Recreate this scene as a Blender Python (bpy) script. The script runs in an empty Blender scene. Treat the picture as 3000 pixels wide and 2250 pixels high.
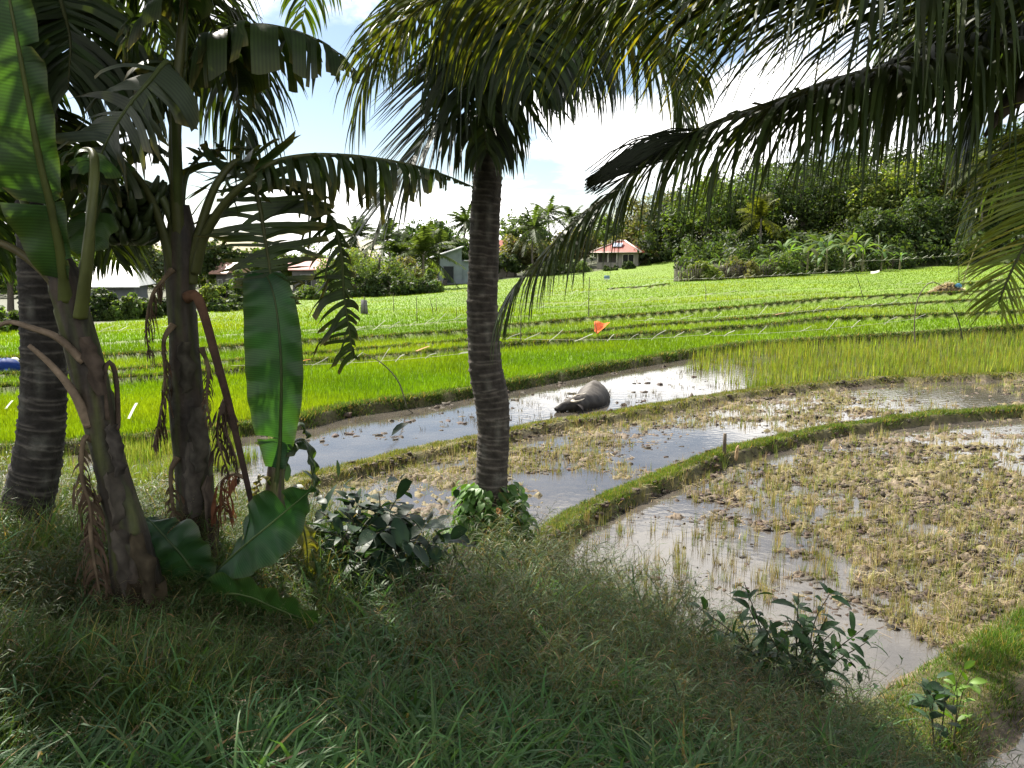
CLOUD_SEED = 3.7; EXPO = 1.52; DENS = 1
import bpy, math, random
import numpy as np
R = math.radians
SC = bpy.context.scene
COL = SC.collection
rng = np.random.default_rng(7)
random.seed(7)

# ------------------------------------------------------------------ camera model
CAM_H = 3.3
FPX = 2428.0
HORIZON = 750.0
PITCH = math.atan((1125 - HORIZON) / FPX)
_c, _s = math.cos(PITCH), math.sin(PITCH)

def ray(px, py):
    xc, yc = (px - 1500) / FPX, (1125 - py) / FPX
    return np.array([xc, _c + yc * _s, -_s + yc * _c])

def at(px, py, Y):
    d = ray(px, py)
    return np.array([0, 0, CAM_H]) + d * (Y / d[1])

def atz(px, py, z=0.0):
    d = ray(px, py)
    return np.array([0, 0, CAM_H]) + d * ((z - CAM_H) / d[2])

# ------------------------------------------------------------------ noise
_P = np.random.default_rng(3).permutation(4096)
_G = np.random.default_rng(4).uniform(0, 2 * np.pi, 4096)
def perlin(x, y):
    x = np.asarray(x, float); y = np.asarray(y, float)
    xi = np.floor(x).astype(int); yi = np.floor(y).astype(int)
    xf = x - xi; yf = y - yi
    u = xf * xf * xf * (xf * (xf * 6 - 15) + 10); v = yf * yf * yf * (yf * (yf * 6 - 15) + 10)
    def g(ix, iy, dx, dy):
        a = _G[_P[(_P[ix & 4095] + iy) & 4095]]
        return np.cos(a) * dx + np.sin(a) * dy
    n00 = g(xi, yi, xf, yf); n10 = g(xi + 1, yi, xf - 1, yf)
    n01 = g(xi, yi + 1, xf, yf - 1); n11 = g(xi + 1, yi + 1, xf - 1, yf - 1)
    return (n00 * (1 - u) + n10 * u) * (1 - v) + (n01 * (1 - u) + n11 * u) * v
def fbm(x, y, o=4, lac=2.03, gain=0.5):
    t = 0; a = 1.0
    for k in range(o):
        t = t + a * perlin(x + 17.3 * k, y - 9.1 * k); x = x * lac; y = y * lac; a *= gain
    return t
def sstep(a, b, x):
    t = np.clip((x - a) / (b - a), 0, 1); return t * t * (3 - 2 * t)

# ------------------------------------------------------------------ field lines, read off in the picture and laid on the ground
def line_z(pts, z=0.0):
    return np.array([atz(p[0], p[1], z)[:2] for p in pts])
EDGE_RICE = line_z([(-700, 1400), (-300, 1372), (0, 1350), (350, 1322), (650, 1285), (868, 1258), (1003, 1222), (1220, 1193), (1370, 1166), (1587, 1127),
                    (1763, 1092), (2007, 1051), (2170, 1026), (2441, 1010), (2712, 997), (3000, 983), (3600, 965)])
BUND_A = line_z([(700, 1440), (895, 1383), (1031, 1352), (1220, 1306), (1370, 1276), (1492, 1250), (1627, 1222), (1776, 1204), (1898, 1182), (2115, 1146),
                 (2305, 1122), (2576, 1098), (3000, 1085), (3500, 1075)], 0.2)
BUND_B = line_z([(1480, 1640), (1546, 1582), (1695, 1485), (1831, 1424), (2007, 1356), (2115, 1315), (2238, 1284), (2441, 1241), (2712, 1207), (3000, 1187), (3500, 1165)], 0.2)
BUND_C = line_z([(3500, 1650), (3200, 1780), (3000, 1885), (2848, 1985), (2712, 2085), (2600, 2180), (2560, 2260)], 0.15)
EMB = line_z([(-2500, 1500), (-900, 1495), (-300, 1490), (300, 1510), (700, 1560), (1000, 1605), (1350, 1645), (1600, 1665), (1800, 1750), (2000, 1860), (2200, 1970),
              (2380, 2060), (2480, 2170), (2600, 2300), (2900, 2440), (3400, 2520), (5200, 2540)])
def fline(L, x):
    y = np.interp(x, L[:, 0], L[:, 1])
    sl0 = (L[1, 1] - L[0, 1]) / (L[1, 0] - L[0, 0]); sl1 = (L[-1, 1] - L[-2, 1]) / (L[-1, 0] - L[-2, 0])
    y = np.where(x < L[0, 0], L[0, 1] + sl0 * (x - L[0, 0]), y)
    return np.where(x > L[-1, 0], L[-1, 1] + sl1 * (x - L[-1, 0]), y)
def pdist(L, x, y):
    d = np.full(np.shape(x), 1e9)
    for a, b in zip(L[:-1], L[1:]):
        v = b - a; l2 = v @ v
        t = np.clip(((x - a[0]) * v[0] + (y - a[1]) * v[1]) / l2, 0, 1)
        d = np.minimum(d, np.hypot(x - a[0] - t * v[0], y - a[1] - t * v[1]))
    return d
def rice_base(x, y):
    x = np.clip(x, -48, 110)
    ramp = np.clip((y - 22) / 38, 0, 1)
    return 0.16 + np.where(x > 0, 0.035, 0.045) * x * ramp - 0.01 * np.clip(y - 60, 0, 60) * (x < 0) * np.clip(-x / 20, 0, 1)

def ground_pt(px, py, off=0.0):
    d = ray(px, py); y = 30.0
    for _ in range(60):
        x = d[0] / d[1] * y
        z = float(rice_base(np.array(x), np.array(y))) + off
        y2 = (z - CAM_H) / d[2] * d[1]
        if not (0 < y2 < 400): y2 = 250.0
        y = 0.5 * y + 0.5 * y2
    return np.array([d[0] / d[1] * y, y, z])
RB = {  # field bunds inside the rice
 'a': [(-200, 1078), (0, 1070), (330, 1058), (690, 1030), (900, 1012), (1050, 1003), (1370, 980), (1470, 967), (1700, 945), (1900, 930), (2150, 910), (2400, 885), (2700, 870), (3000, 855), (3400, 838)],
 'b': [(-200, 1118), (0, 1110), (330, 1097), (690, 1066), (1150, 1024), (1370, 1005), (1470, 993), (1700, 980), (1900, 960), (2200, 938), (2500, 905), (3000, 875), (3400, 858)],
 'c': [(-200, 1170), (0, 1158), (330, 1130), (690, 1102), (900, 1075), (1080, 1062), (1370, 1035), (1470, 1025), (1700, 1008), (1900, 990), (2200, 968), (2400, 945), (2700, 935), (3000, 922), (3400, 905)],
 'd': [(250, 1015), (690, 985), (1050, 962), (1370, 945), (1470, 935), (1750, 910), (2000, 893), (2250, 873), (2600, 850), (2750, 845)],
 'e': [(1530, 893), (1700, 888), (1900, 876), (2270, 852), (2450, 845)],
 'f': [(1780, 853), (1900, 846), (1960, 838)],
 'g': [(2780, 850), (2880, 838), (2960, 830)],
}
RBW = {k: np.array([ground_pt(*p)[:2] for p in v]) for k, v in RB.items()}
RBS = {'a': (0.20, 0.23), 'b': (0.12, 0.19), 'c': (0.19, 0.22), 'd': (0.10, 0.25), 'e': (0.10, 0.3), 'f': (0.2, 0.4), 'g': (0.3, 0.4)}

def emb_sd(x, y):
    """metres inside the embankment (positive towards the camera)"""
    d = pdist(EMB, x, y)
    return np.where(y < fline(EMB, x), d, -d)

POOLS = [(1800, 1560, 1.6, -.07), (1950, 1700, 1.3, -.06), (2500, 2060, 0.9, -.14), (2600, 1980, 0.6, -.1), (2420, 1480, .8, -.05), (2000, 1330, 1.3, -.10), (2120, 1290, .9, -.08), (1700, 1400, .9, -.05),
         (2600, 1240, 1.2, -.05), (2850, 1170, 2.0, -.05), (2550, 1430, 2.2, .05), (2850, 1500, 2.0, .05), (1250, 1480, 1.6, .04), (2700, 1340, 1.5, .03), (2300, 1200, 2., .02),
         (2050, 1880, 0.8, -.03), (2960, 2150, 0.9, -.3), (2880, 2230, .5, -.3), (2800, 1800, 1.0, .02)]
POOLW = [(*atz(p[0], p[1])[:2], p[2], p[3]) for p in POOLS]

MID_OFF, NEAR_OFF = -.038, -.040
def terrain(x, y, detail=True):
    x = np.asarray(x, float); y = np.asarray(y, float)
    fr = fline(EDGE_RICE, x); e = emb_sd(x, y)
    fa = fline(BUND_A, x)
    # mud of the three paddies
    off = np.where(y > fa, -0.105, np.where(y > fline(BUND_B, x), MID_OFF, NEAR_OFF)) + 0.035 * perlin(x * .35 + 3, y * .35) + .045 * perlin(x * .9, y * 1.3 + 5) + .05 * perlin(x * 1.9 + 31, y * 2.3)
    for (a, b, r, dz) in POOLW: off = off + .5 * dz * np.exp(-((x - a) ** 2 + (y - b) ** 2) / (r * r))
    if detail:
        n = np.abs(fbm(x * 2.6, y * 2.6, 3)); n2 = fbm(x * 6.5, y * 6.5 + 40, 3)
        m = off + 0.05 * n + 0.065 * n2 + 0.035 * fbm(x * 15, y * 15, 2) + 0.05 * np.maximum(fbm(x * 1.1, y * 1.1 + 7, 2), 0)
        m = m + 0.14 * np.maximum(perlin(x * 4.1 + 60, y * 4.1) - 0.3, 0) + .10 * np.maximum(perlin(x * 8.7 + 20, y * 8.7) - .3, 0)
        m = np.maximum(m, -0.12)
    else: m = off + 0.02
    # rice
    rb = rice_base(x, y)
    t = sstep(-0.15, 0.25, y - fr)
    h = m * (1 - t) + rb * t
    wob = 0.12 * perlin(x * 1.7, y * 1.7) if detail else 0
    def bund(L, hb, w, base):
        d = pdist(L, x, y) + wob
        return base + hb * (1 - sstep(w * 0.45, w, d)) - 0.5 * sstep(w, w * 1.3, d)
    h = np.maximum(h, bund(BUND_A, 0.14, 0.34, 0.0)); h = np.maximum(h, bund(BUND_B, 0.16, 0.26, 0.0)); h = np.maximum(h, bund(BUND_C, 0.20, 0.46, 0.0))
    h = np.maximum(h, bund(EDGE_RICE + np.array([0, .3]), 0.20, 0.26, 0.0 * x))
    for k, L in RBW.items():
        hb, w = RBS[k]; h = np.maximum(h, bund(L, hb, w * 1.2, rb))
    he = 1.72 * (1 - np.exp(-np.maximum(e, 0) / 2.6)) + 0.10 * np.maximum(e, 0) / (1 + .1 * np.maximum(e, 0)) * .2
    he = he + (0.06 * fbm(x * .8, y * .8, 3) if detail else 0) * sstep(0, 1, e)
    h = np.where(e > 0, np.maximum(h, he), h)
    # wooded rise at the back right
    h = h + 9.0 * sstep(95, 190, y) * sstep(0, 45, x) 
    return h
def gz(x, y): return float(terrain(np.array([x]), np.array([y]), False)[0])
def on_ground(px, Y, z_off=0.0):
    x = (px - 1500) / FPX * Y / (_c) ; x = ray(px, 800)[0] / ray(px, 800)[1] * Y
    return np.array([x, Y, gz(x, Y) + z_off])

# ------------------------------------------------------------------ mesh builder
class MB:
    def __init__(s): s.v = []; s.q = []; s.t = []; s.c = []; s.n = 0
    def add(s, v, q=None, t=None, col=(1, 1, 1)):
        v = np.asarray(v, float).reshape(-1, 3); n = len(v)
        c = np.asarray(col, float)
        if c.ndim == 1: c = np.tile(c, (n, 1))
        c = np.hstack([c, np.ones((n, 1))]) if c.shape[1] == 3 else c
        s.v.append(v); s.c.append(c)
        if q is not None and len(q): s.q.append(np.asarray(q, int).reshape(-1, 4) + s.n)
        if t is not None and len(t): s.t.append(np.asarray(t, int).reshape(-1, 3) + s.n)
        s.n += n
    def build(s, name, mat, parent=None, smooth=True, origin=None):
        v = np.concatenate(s.v); c = np.concatenate(s.c)
        if origin is not None: v = v - np.asarray(origin)
        elif parent is not None: v = v - np.array(parent.location)
        q = np.concatenate(s.q) if s.q else np.zeros((0, 4), int); t = np.concatenate(s.t) if s.t else np.zeros((0, 3), int)
        me = bpy.data.meshes.new(name)
        me.vertices.add(len(v)); me.vertices.foreach_set('co', v.astype(np.float32).ravel())
        li = np.concatenate([q.ravel(), t.ravel()]).astype(np.int32)
        me.loops.add(len(li)); me.loops.foreach_set('vertex_index', li)
        tot = np.concatenate([np.full(len(q), 4), np.full(len(t), 3)]).astype(np.int32)
        st = np.concatenate([[0], np.cumsum(tot)[:-1]]).astype(np.int32)
        me.polygons.add(len(tot)); me.polygons.foreach_set('loop_start', st); me.polygons.foreach_set('loop_total', tot)
        me.polygons.foreach_set('use_smooth', np.full(len(tot), smooth))
        me.update(calc_edges=True)
        a = me.attributes.new('Col', 'FLOAT_COLOR', 'POINT')
        a.data.foreach_set('color', c.astype(np.float32).ravel())
        me.materials.append(mat)
        o = bpy.data.objects.new(name, me); COL.objects.link(o)
        if origin is not None: o.location = origin
        if parent is not None: o.parent = parent
        return o

def tag(o, label=None, cat=None, group=None, kind=None):
    if label: o['label'] = label
    if cat: o['category'] = cat
    if group: o['group'] = group
    if kind: o['kind'] = kind
    return o
def thing(name, label, cat, loc, group=None):
    o = bpy.data.objects.new(name, None); COL.objects.link(o); o.location = [float(a) for a in loc]; o.empty_display_size = .2
    return tag(o, label, cat, group)

def nrm(a): return a / np.maximum(np.linalg.norm(a, axis=-1, keepdims=True), 1e-9)
def spline(pts, n):
    p = np.asarray(pts, float); p = np.vstack([2 * p[0] - p[1], p, 2 * p[-1] - p[-2]])
    out = []
    for i in range(1, len(p) - 2):
        t = np.linspace(0, 1, 24, endpoint=False)[:, None]; a, b, c, d = p[i - 1:i + 3]
        out.append(0.5 * (2 * b + (c - a) * t + (2 * a - 5 * b + 4 * c - d) * t ** 2 + (3 * b - a - 3 * c + d) * t ** 3))
    out = np.vstack(out + [p[-2][None]])
    s = np.concatenate([[0], np.cumsum(np.linalg.norm(np.diff(out[:, :3], axis=0), axis=1))])
    u = np.linspace(0, s[-1], n)
    return np.stack([np.interp(u, s, out[:, k]) for k in range(out.shape[1])], 1)
def tangents(P): return nrm(np.gradient(P, axis=0))
def tube(mb, P, r, sides=8, col=(1, 1, 1), cap=True, flat=1.0):
    P = np.asarray(P, float); n = len(P); r = np.broadcast_to(np.asarray(r, float), (n,))
    T = tangents(P); ref = np.array([0, 0, 1.]) if abs(T[:, 2]).mean() < .8 else np.array([0, 1., 0])
    A = nrm(np.cross(T, ref)); B = np.cross(A, T)
    a = np.linspace(0, 2 * np.pi, sides, endpoint=False)
    v = P[:, None] + r[:, None, None] * (np.cos(a)[None, :, None] * A[:, None] + flat * np.sin(a)[None, :, None] * B[:, None])
    i = np.arange(n - 1)[:, None] * sides; j = np.arange(sides)[None]; j2 = (j + 1) % sides
    q = np.stack([i + j, i + j2, i + sides + j2, i + sides + j], -1).reshape(-1, 4)
    c = np.asarray(col, float)
    if c.ndim == 2: c = np.repeat(c, sides, 0)
    v = v.reshape(-1, 3)
    if cap:
        v = np.vstack([v, P[:1], P[-1:]]); k = n * sides
        t = [(k, (b + 1) % sides, b) for b in range(sides)] + [(k + 1, (n - 1) * sides + b, (n - 1) * sides + (b + 1) % sides) for b in range(sides)]
        if c.ndim == 2: c = np.vstack([c, c[:1], c[-1:]])
        mb.add(v, q, t, c)
    else: mb.add(v, q, None, c)
def box(mb, lo, hi, col=(1, 1, 1), M=None):
    x0, y0, z0 = lo; x1, y1, z1 = hi
    v = np.array([[x0, y0, z0], [x1, y0, z0], [x1, y1, z0], [x0, y1, z0], [x0, y0, z1], [x1, y0, z1], [x1, y1, z1], [x0, y1, z1]], float)
    if M is not None: v = v @ M[:3, :3].T + M[:3, 3]
    mb.add(v, [(0, 3, 2, 1), (4, 5, 6, 7), (0, 1, 5, 4), (1, 2, 6, 5), (2, 3, 7, 6), (3, 0, 4, 7)], None, col)
def xf(loc, rz=0.0):
    c, s = math.cos(rz), math.sin(rz)
    return np.array([[c, -s, 0, loc[0]], [s, c, 0, loc[1]], [0, 0, 1, loc[2]], [0, 0, 0, 1.]])

# ------------------------------------------------------------------ materials
def new_mat(name):
    m = bpy.data.materials.new(name); m.use_nodes = True; nt = m.node_tree
    for n in list(nt.nodes): nt.nodes.remove(n)
    out = nt.nodes.new('ShaderNodeOutputMaterial'); return m, nt, out
def noise_col(nt, scale, lo, hi, src=None, detail=4, coord='Object', stretch=None):
    """returns a colour socket: attribute Col multiplied by a noise between lo and hi"""
    at_ = nt.nodes.new('ShaderNodeAttribute'); at_.attribute_name = 'Col'
    tc = nt.nodes.new('ShaderNodeTexCoord'); no = nt.nodes.new('ShaderNodeTexNoise'); no.inputs['Scale'].default_value = scale; no.inputs['Detail'].default_value = detail
    if stretch:
        mp = nt.nodes.new('ShaderNodeMapping'); mp.inputs['Scale'].default_value = stretch; nt.links.new(tc.outputs[coord], mp.inputs[0]); nt.links.new(mp.outputs[0], no.inputs['Vector'])
    else: nt.links.new(tc.outputs[coord], no.inputs['Vector'])
    mr = nt.nodes.new('ShaderNodeMapRange'); mr.inputs['From Min'].default_value = .3; mr.inputs['From Max'].default_value = .7
    mr.inputs['To Min'].default_value = lo; mr.inputs['To Max'].default_value = hi
    nt.links.new(no.outputs['Fac'], mr.inputs['Value'])
    mx = nt.nodes.new('ShaderNodeVectorMath'); mx.operation = 'SCALE'
    nt.links.new(at_.outputs['Color'], mx.inputs[0]); nt.links.new(mr.outputs[0], mx.inputs['Scale'])
    return mx.outputs[0], no.outputs['Fac']
def leaf_mat(name, trans=.4, rough=.45, spec=.4, scale=6, lo=.75, hi=1.25, tint=(1.5, 1.5, .5), stretch=None, veins=0, upn=0):
    m, nt, out = new_mat(name)
    c, f = noise_col(nt, scale, lo, hi, stretch=stretch)
    if veins:
        a_ = nt.nodes.new('ShaderNodeAttribute'); a_.attribute_name = 'Col'; m1 = nt.nodes.new('ShaderNodeMath'); m1.operation = 'MULTIPLY'; m1.inputs[1].default_value = veins; nt.links.new(a_.outputs['Alpha'], m1.inputs[0])
        m2 = nt.nodes.new('ShaderNodeMath'); m2.operation = 'SINE'; nt.links.new(m1.outputs[0], m2.inputs[0]); m3 = nt.nodes.new('ShaderNodeMapRange'); m3.inputs[1].default_value = -1; m3.inputs[3].default_value = .80; m3.inputs[4].default_value = 1.14; nt.links.new(m2.outputs[0], m3.inputs[0])
        vs = nt.nodes.new('ShaderNodeVectorMath'); vs.operation = 'SCALE'; nt.links.new(c, vs.inputs[0]); nt.links.new(m3.outputs[0], vs.inputs['Scale']); c = vs.outputs[0]
    p = nt.nodes.new('ShaderNodeBsdfPrincipled'); p.inputs['Roughness'].default_value = rough; p.inputs['Specular IOR Level'].default_value = spec
    nt.links.new(c, p.inputs['Base Color'])
    tr = nt.nodes.new('ShaderNodeBsdfTranslucent'); tm = nt.nodes.new('ShaderNodeVectorMath'); tm.operation = 'MULTIPLY'; tm.inputs[1].default_value = tint
    nt.links.new(c, tm.inputs[0]); nt.links.new(tm.outputs[0], tr.inputs['Color'])
    mx = nt.nodes.new('ShaderNodeMixShader'); mx.inputs[0].default_value = trans
    if upn:
        ge = nt.nodes.new('ShaderNodeNewGeometry'); mn = nt.nodes.new('ShaderNodeMix'); mn.data_type = 'VECTOR'; mn.inputs['Factor'].default_value = upn; nt.links.new(ge.outputs['Normal'], mn.inputs['A']); mn.inputs['B'].default_value = (0, 0, 1)
        nn = nt.nodes.new('ShaderNodeVectorMath'); nn.operation = 'NORMALIZE'; nt.links.new(mn.outputs['Result'], nn.inputs[0]); nt.links.new(nn.outputs[0], p.inputs['Normal'])
    nt.links.new(p.outputs[0], mx.inputs[1]); nt.links.new(tr.outputs[0], mx.inputs[2]); nt.links.new(mx.outputs[0], out.inputs[0])
    return m
def solid_mat(name, rough=.8, spec=.3, scale=8, lo=.7, hi=1.3, bump=0.0, bscale=20, metallic=0, stretch=None, detail=4, bdist=.02):
    m, nt, out = new_mat(name)
    c, f = noise_col(nt, scale, lo, hi, stretch=stretch, detail=detail)
    p = nt.nodes.new('ShaderNodeBsdfPrincipled'); p.inputs['Roughness'].default_value = rough; p.inputs['Specular IOR Level'].default_value = spec; p.inputs['Metallic'].default_value = metallic
    nt.links.new(c, p.inputs['Base Color'])
    if bump:
        b = nt.nodes.new('ShaderNodeBump'); b.inputs['Strength'].default_value = bump; b.inputs['Distance'].default_value = bdist
        n2 = nt.nodes.new('ShaderNodeTexNoise'); n2.inputs['Scale'].default_value = bscale; n2.inputs['Detail'].default_value = 6
        tc = nt.nodes.new('ShaderNodeTexCoord'); nt.links.new(tc.outputs['Object'], n2.inputs['Vector'])
        nt.links.new(n2.outputs['Fac'], b.inputs['Height']); nt.links.new(b.outputs[0], p.inputs['Normal'])
    nt.links.new(p.outputs[0], out.inputs[0])
    return m
M_GROUND = solid_mat('soil', .75, .25, 14, .55, 1.35, .6, 45, detail=7)
M_RICE = leaf_mat('rice_blade', .45, .7, .04, .35, .82, 1.18, (1.4, 1.4, .25), upn=.88)
M_GRASS = leaf_mat('grass_blade', .4, .5, .22, 1.2, .75, 1.25, (1.4, 1.4, .5))
M_STUB = leaf_mat('stubble', .3, .7, .05, 2, .75, 1.25, (1.2, 1.1, .6), upn=.4)
M_PALM = leaf_mat('palm_leaflet', .34, .45, .28, 5, .75, 1.25, (1.8, 1.7, .35))
M_BANANA = leaf_mat('banana_leaf', .36, .42, .3, 7, .72, 1.2, (1.5, 1.6, .4), veins=620)
M_DEAD = leaf_mat('dead_leaf', .15, .8, .1, 14, .6, 1.4, (1.2, 1., .7))
M_TREE = leaf_mat('tree_leaf', .48, .55, .18, .5, .75, 1.25, (1.5, 1.5, .5))
M_SHRUB = leaf_mat('shrub_leaf', .3, .5, .28, 12, .8, 1.2, (1.5, 1.6, .4))
M_STALK = solid_mat('green_stalk', .5, .35, 9, .7, 1.25, .25, 30, stretch=(1, 1, .25))
M_PSEUDO = solid_mat('banana_stem', .65, .3, 10, .35, 1.5, .5, 24, stretch=(2.2, 2.2, .35), detail=7, bdist=.015)
M_BARK = solid_mat('palm_bark', .85, .2, 16, .6, 1.4, .7, 55, detail=7, bdist=.012)
M_WOOD = solid_mat('weathered_wood', .85, .2, 14, .65, 1.3, .4, 50)
M_WALL = solid_mat('painted_wall', .85, .2, 1.2, .8, 1.15, .15, 12, detail=8)
M_ROOF = solid_mat('metal_roof', .5, .4, 1.5, .8, 1.2, 0)
M_CLOTH = leaf_mat('thin_cloth', .45, .6, .2, 12, .88, 1.1, (1.1, 1.05, 1.0))
M_HIDE = solid_mat('hide', .7, .25, 9, .7, 1.3, .35, 60, bdist=.01)
M_HORN = solid_mat('horn', .5, .4, 12, .8, 1.2, .2, 40)
M_GLASS = solid_mat('dark_glass', .1, .6, 1, .9, 1.1, 0)
M_FRUIT = solid_mat('green_fruit', .45, .4, 20, .8, 1.2, .1, 30)
# ------------------------------------------------------------------ camera, light, sky
cam = bpy.data.cameras.new('camera'); camo = bpy.data.objects.new('camera', cam); COL.objects.link(camo)
camo.location = (0, 0, CAM_H); camo.rotation_euler = (R(90) - PITCH, 0, 0)
cam.sensor_width = 36; cam.lens = FPX / 3000 * 36; cam.clip_end = 6000; cam.clip_start = .05
SC.camera = camo
SUN_EL, SUN_AZ = R(47), R(-38)          # azimuth from +Y, towards -X
sd = np.array([math.sin(SUN_AZ) * math.cos(SUN_EL), math.cos(SUN_AZ) * math.cos(SUN_EL), math.sin(SUN_EL)])
sl = bpy.data.lights.new('sun', 'SUN'); sl.energy = 5.0; sl.angle = R(.53); sl.color = (1, .94, .84)
so = bpy.data.objects.new('sun', sl); COL.objects.link(so)
from mathutils import Vector
so.rotation_euler = Vector(-sd).to_track_quat('-Z', 'Y').to_euler(); so.location = (-20, 30, 40)
W = bpy.data.worlds.new('World'); SC.world = W; W.use_nodes = True
nt = W.node_tree; bg = nt.nodes['Background']
sky = nt.nodes.new('ShaderNodeTexSky'); sky.sky_type = 'NISHITA'; sky.sun_disc = False; sky.sun_elevation = SUN_EL; sky.sun_rotation = SUN_AZ
sky.air_density = 1.0; sky.dust_density = .6; sky.ozone_density = 1.5
tc = nt.nodes.new('ShaderNodeTexCoord'); sep = nt.nodes.new('ShaderNodeSeparateXYZ'); nt.links.new(tc.outputs['Generated'], sep.inputs[0])
def mth(op, a, b=None, clamp=False):
    n = nt.nodes.new('ShaderNodeMath'); n.operation = op; n.use_clamp = clamp
    for i, v in enumerate([a, b]):
        if v is None: continue
        if isinstance(v, (int, float)): n.inputs[i].default_value = v
        else: nt.links.new(v, n.inputs[i])
    return n.outputs[0]
zz = mth('ADD', mth('MAXIMUM', sep.outputs[2], 0.0), .22)
cx = mth('DIVIDE', sep.outputs[0], zz); cy = mth('DIVIDE', sep.outputs[1], zz)
cv = nt.nodes.new('ShaderNodeCombineXYZ'); nt.links.new(cx, cv.inputs[0]); nt.links.new(cy, cv.inputs[1]); cv.inputs[2].default_value = CLOUD_SEED
cn = nt.nodes.new('ShaderNodeTexNoise'); cn.inputs['Scale'].default_value = 1.15; cn.inputs['Detail'].default_value = 9; cn.inputs['Roughness'].default_value = .56; cn.inputs['Distortion'].default_value = .25
nt.links.new(cv.outputs[0], cn.inputs['Vector'])
cov = nt.nodes.new('ShaderNodeMapRange'); cov.interpolation_type = 'SMOOTHSTEP'; cov.inputs['From Min'].default_value = .435; cov.inputs['From Max'].default_value = .57
nt.links.new(cn.outputs['Fac'], cov.inputs['Value'])
cb = nt.nodes.new('ShaderNodeMapRange'); cb.inputs['From Min'].default_value = .45; cb.inputs['From Max'].default_value = .8; cb.inputs['To Min'].default_value = 15.0; cb.inputs['To Max'].default_value = 23.0
nt.links.new(cn.outputs['Fac'], cb.inputs['Value'])
cc = nt.nodes.new('ShaderNodeVectorMath'); cc.operation = 'SCALE'; cc.inputs[0].default_value = (1, .985, .96); nt.links.new(cb.outputs[0], cc.inputs['Scale'])
mx = nt.nodes.new('ShaderNodeMix'); mx.data_type = 'RGBA'; nt.links.new(cov.outputs[0], mx.inputs['Factor'])
nt.links.new(sky.outputs[0], mx.inputs['A']); nt.links.new(cc.outputs[0], mx.inputs['B'])
nt.links.new(mx.outputs['Result'], bg.inputs['Color']); bg.inputs['Strength'].default_value = .052
SC.view_settings.view_transform = 'Standard'; SC.view_settings.look = 'None'; SC.view_settings.exposure = EXPO; SC.view_settings.gamma = 1
SC.cycles.max_bounces = 6; SC.cycles.diffuse_bounces = 3; SC.cycles.transmission_bounces = 3; SC.cycles.transparent_max_bounces = 4; SC.cycles.caustics_reflective = False; SC.cycles.caustics_refractive = False
SC.cycles.use_denoising = True

# ------------------------------------------------------------------ ground
def rows_r():
    ph = np.concatenate([np.linspace(80, 36, 30, endpoint=False), np.linspace(36, .62, 760)])
    r = 3.3 / np.tan(np.radians(ph)); return np.concatenate([r, np.geomspace(r[-1] * 1.15, 2500, 22)])
def cols_a():
    f = np.linspace(-46, 46, 1050); o = np.linspace(46, 314, 90)[1:-1]; return np.radians(np.concatenate([f, o]))
rr, aa = rows_r(), cols_a()
gx = rr[:, None] * np.sin(aa)[None]; gy = rr[:, None] * np.cos(aa)[None]
gzv = terrain(gx, gy)
gzv = np.where(rr[:, None] > 420, np.minimum(gzv, 1 + gzv * 0), gzv)
def ground_color(x, y, z):
    mudn = fbm(x * .9, y * .9, 4)[..., None]; fine = fbm(x * 5, y * 5, 3)[..., None]
    mud = np.array([.112, .085, .060]) * (1 + .55 * mudn + .35 * fine)
    dry = np.array([.175, .14, .088]); mud = mud + (dry - mud) * np.clip(sstep(.02, .10, z)[..., None] * .75, 0, 1)
    ol = np.array([.17, .15, .045]); mud = mud + (ol - mud) * np.clip(sstep(.0, .35, perlin(x * .6 + 20, y * .6))[..., None], 0, .4)
    rice = np.array([.115, .185, .010]) * (1 + .25 * fbm(x * .15, y * .15, 3)[..., None])
    soil = np.array([.045, .040, .022]) * (1 + .5 * mudn)
    bundc = np.array([.085, .075, .030]) * (1 + .5 * mudn)
    fr = fline(EDGE_RICE, x); t = sstep(.35, .6, y - fr)[..., None]
    c = mud * (1 - t) + rice * t
    db = np.minimum(np.minimum(pdist(BUND_A, x, y), pdist(BUND_B, x, y)), np.minimum(pdist(BUND_C, x, y), pdist(EDGE_RICE + np.array([0, .25]), x, y)))
    tb = 1 - sstep(.2, .36, db)[..., None]; c = c * (1 - tb) + bundc * tb
    for k, L in RBW.items():
        tb = (1 - sstep(.12, .28, pdist(L, x, y)))[..., None] * (.9 if k in 'abcfg' else .5); c = c * (1 - tb) + bundc * .8 * tb
    te = sstep(-.2, .5, emb_sd(x, y))[..., None]; c = c * (1 - te) + soil * te
    tf = sstep(0, 3, y - BACK_EDGE(x, y))[..., None]; c = c * (1 - tf) + np.array([.05, .055, .02]) * tf
    return np.clip(c, 0.01, 1)
BACKP = np.array([(-90, 20), (-60, 30), (-26.7, 38), (-24.7, 40), (-23.2, 47), (-22, 57), (-18.5, 75), (-13, 78), (-8.3, 106), (3, 121), (16, 131), (16.3, 83.7), (31.4, 90), (45, 97), (62, 105), (90, 110)], float)
BACKL = np.vstack([BACKP[:10], [(24, 128), (30, 130), (60, 135)]])
def BACK_EDGE(x, y=None):
    r = np.interp(x, BACKP[:, 0], BACKP[:, 1])
    return r if y is None else np.where((x > 10) & (x < .1935 * y), np.interp(x, BACKL[:, 0], BACKL[:, 1]), r)
nr, nc = gx.shape
idx = np.arange(nr * nc).reshape(nr, nc); nx_ = np.roll(idx, -1, 1)
mb = MB(); gc = ground_color(gx, gy, gzv)
mb.add(np.stack([gx, gy, gzv], -1).reshape(-1, 3), np.stack([idx[:-1], nx_[:-1], nx_[1:], idx[1:]], -1).reshape(-1, 4), None, gc.reshape(-1, 3))
ground = mb.build('ground', M_GROUND); tag(ground, kind='structure')

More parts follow.
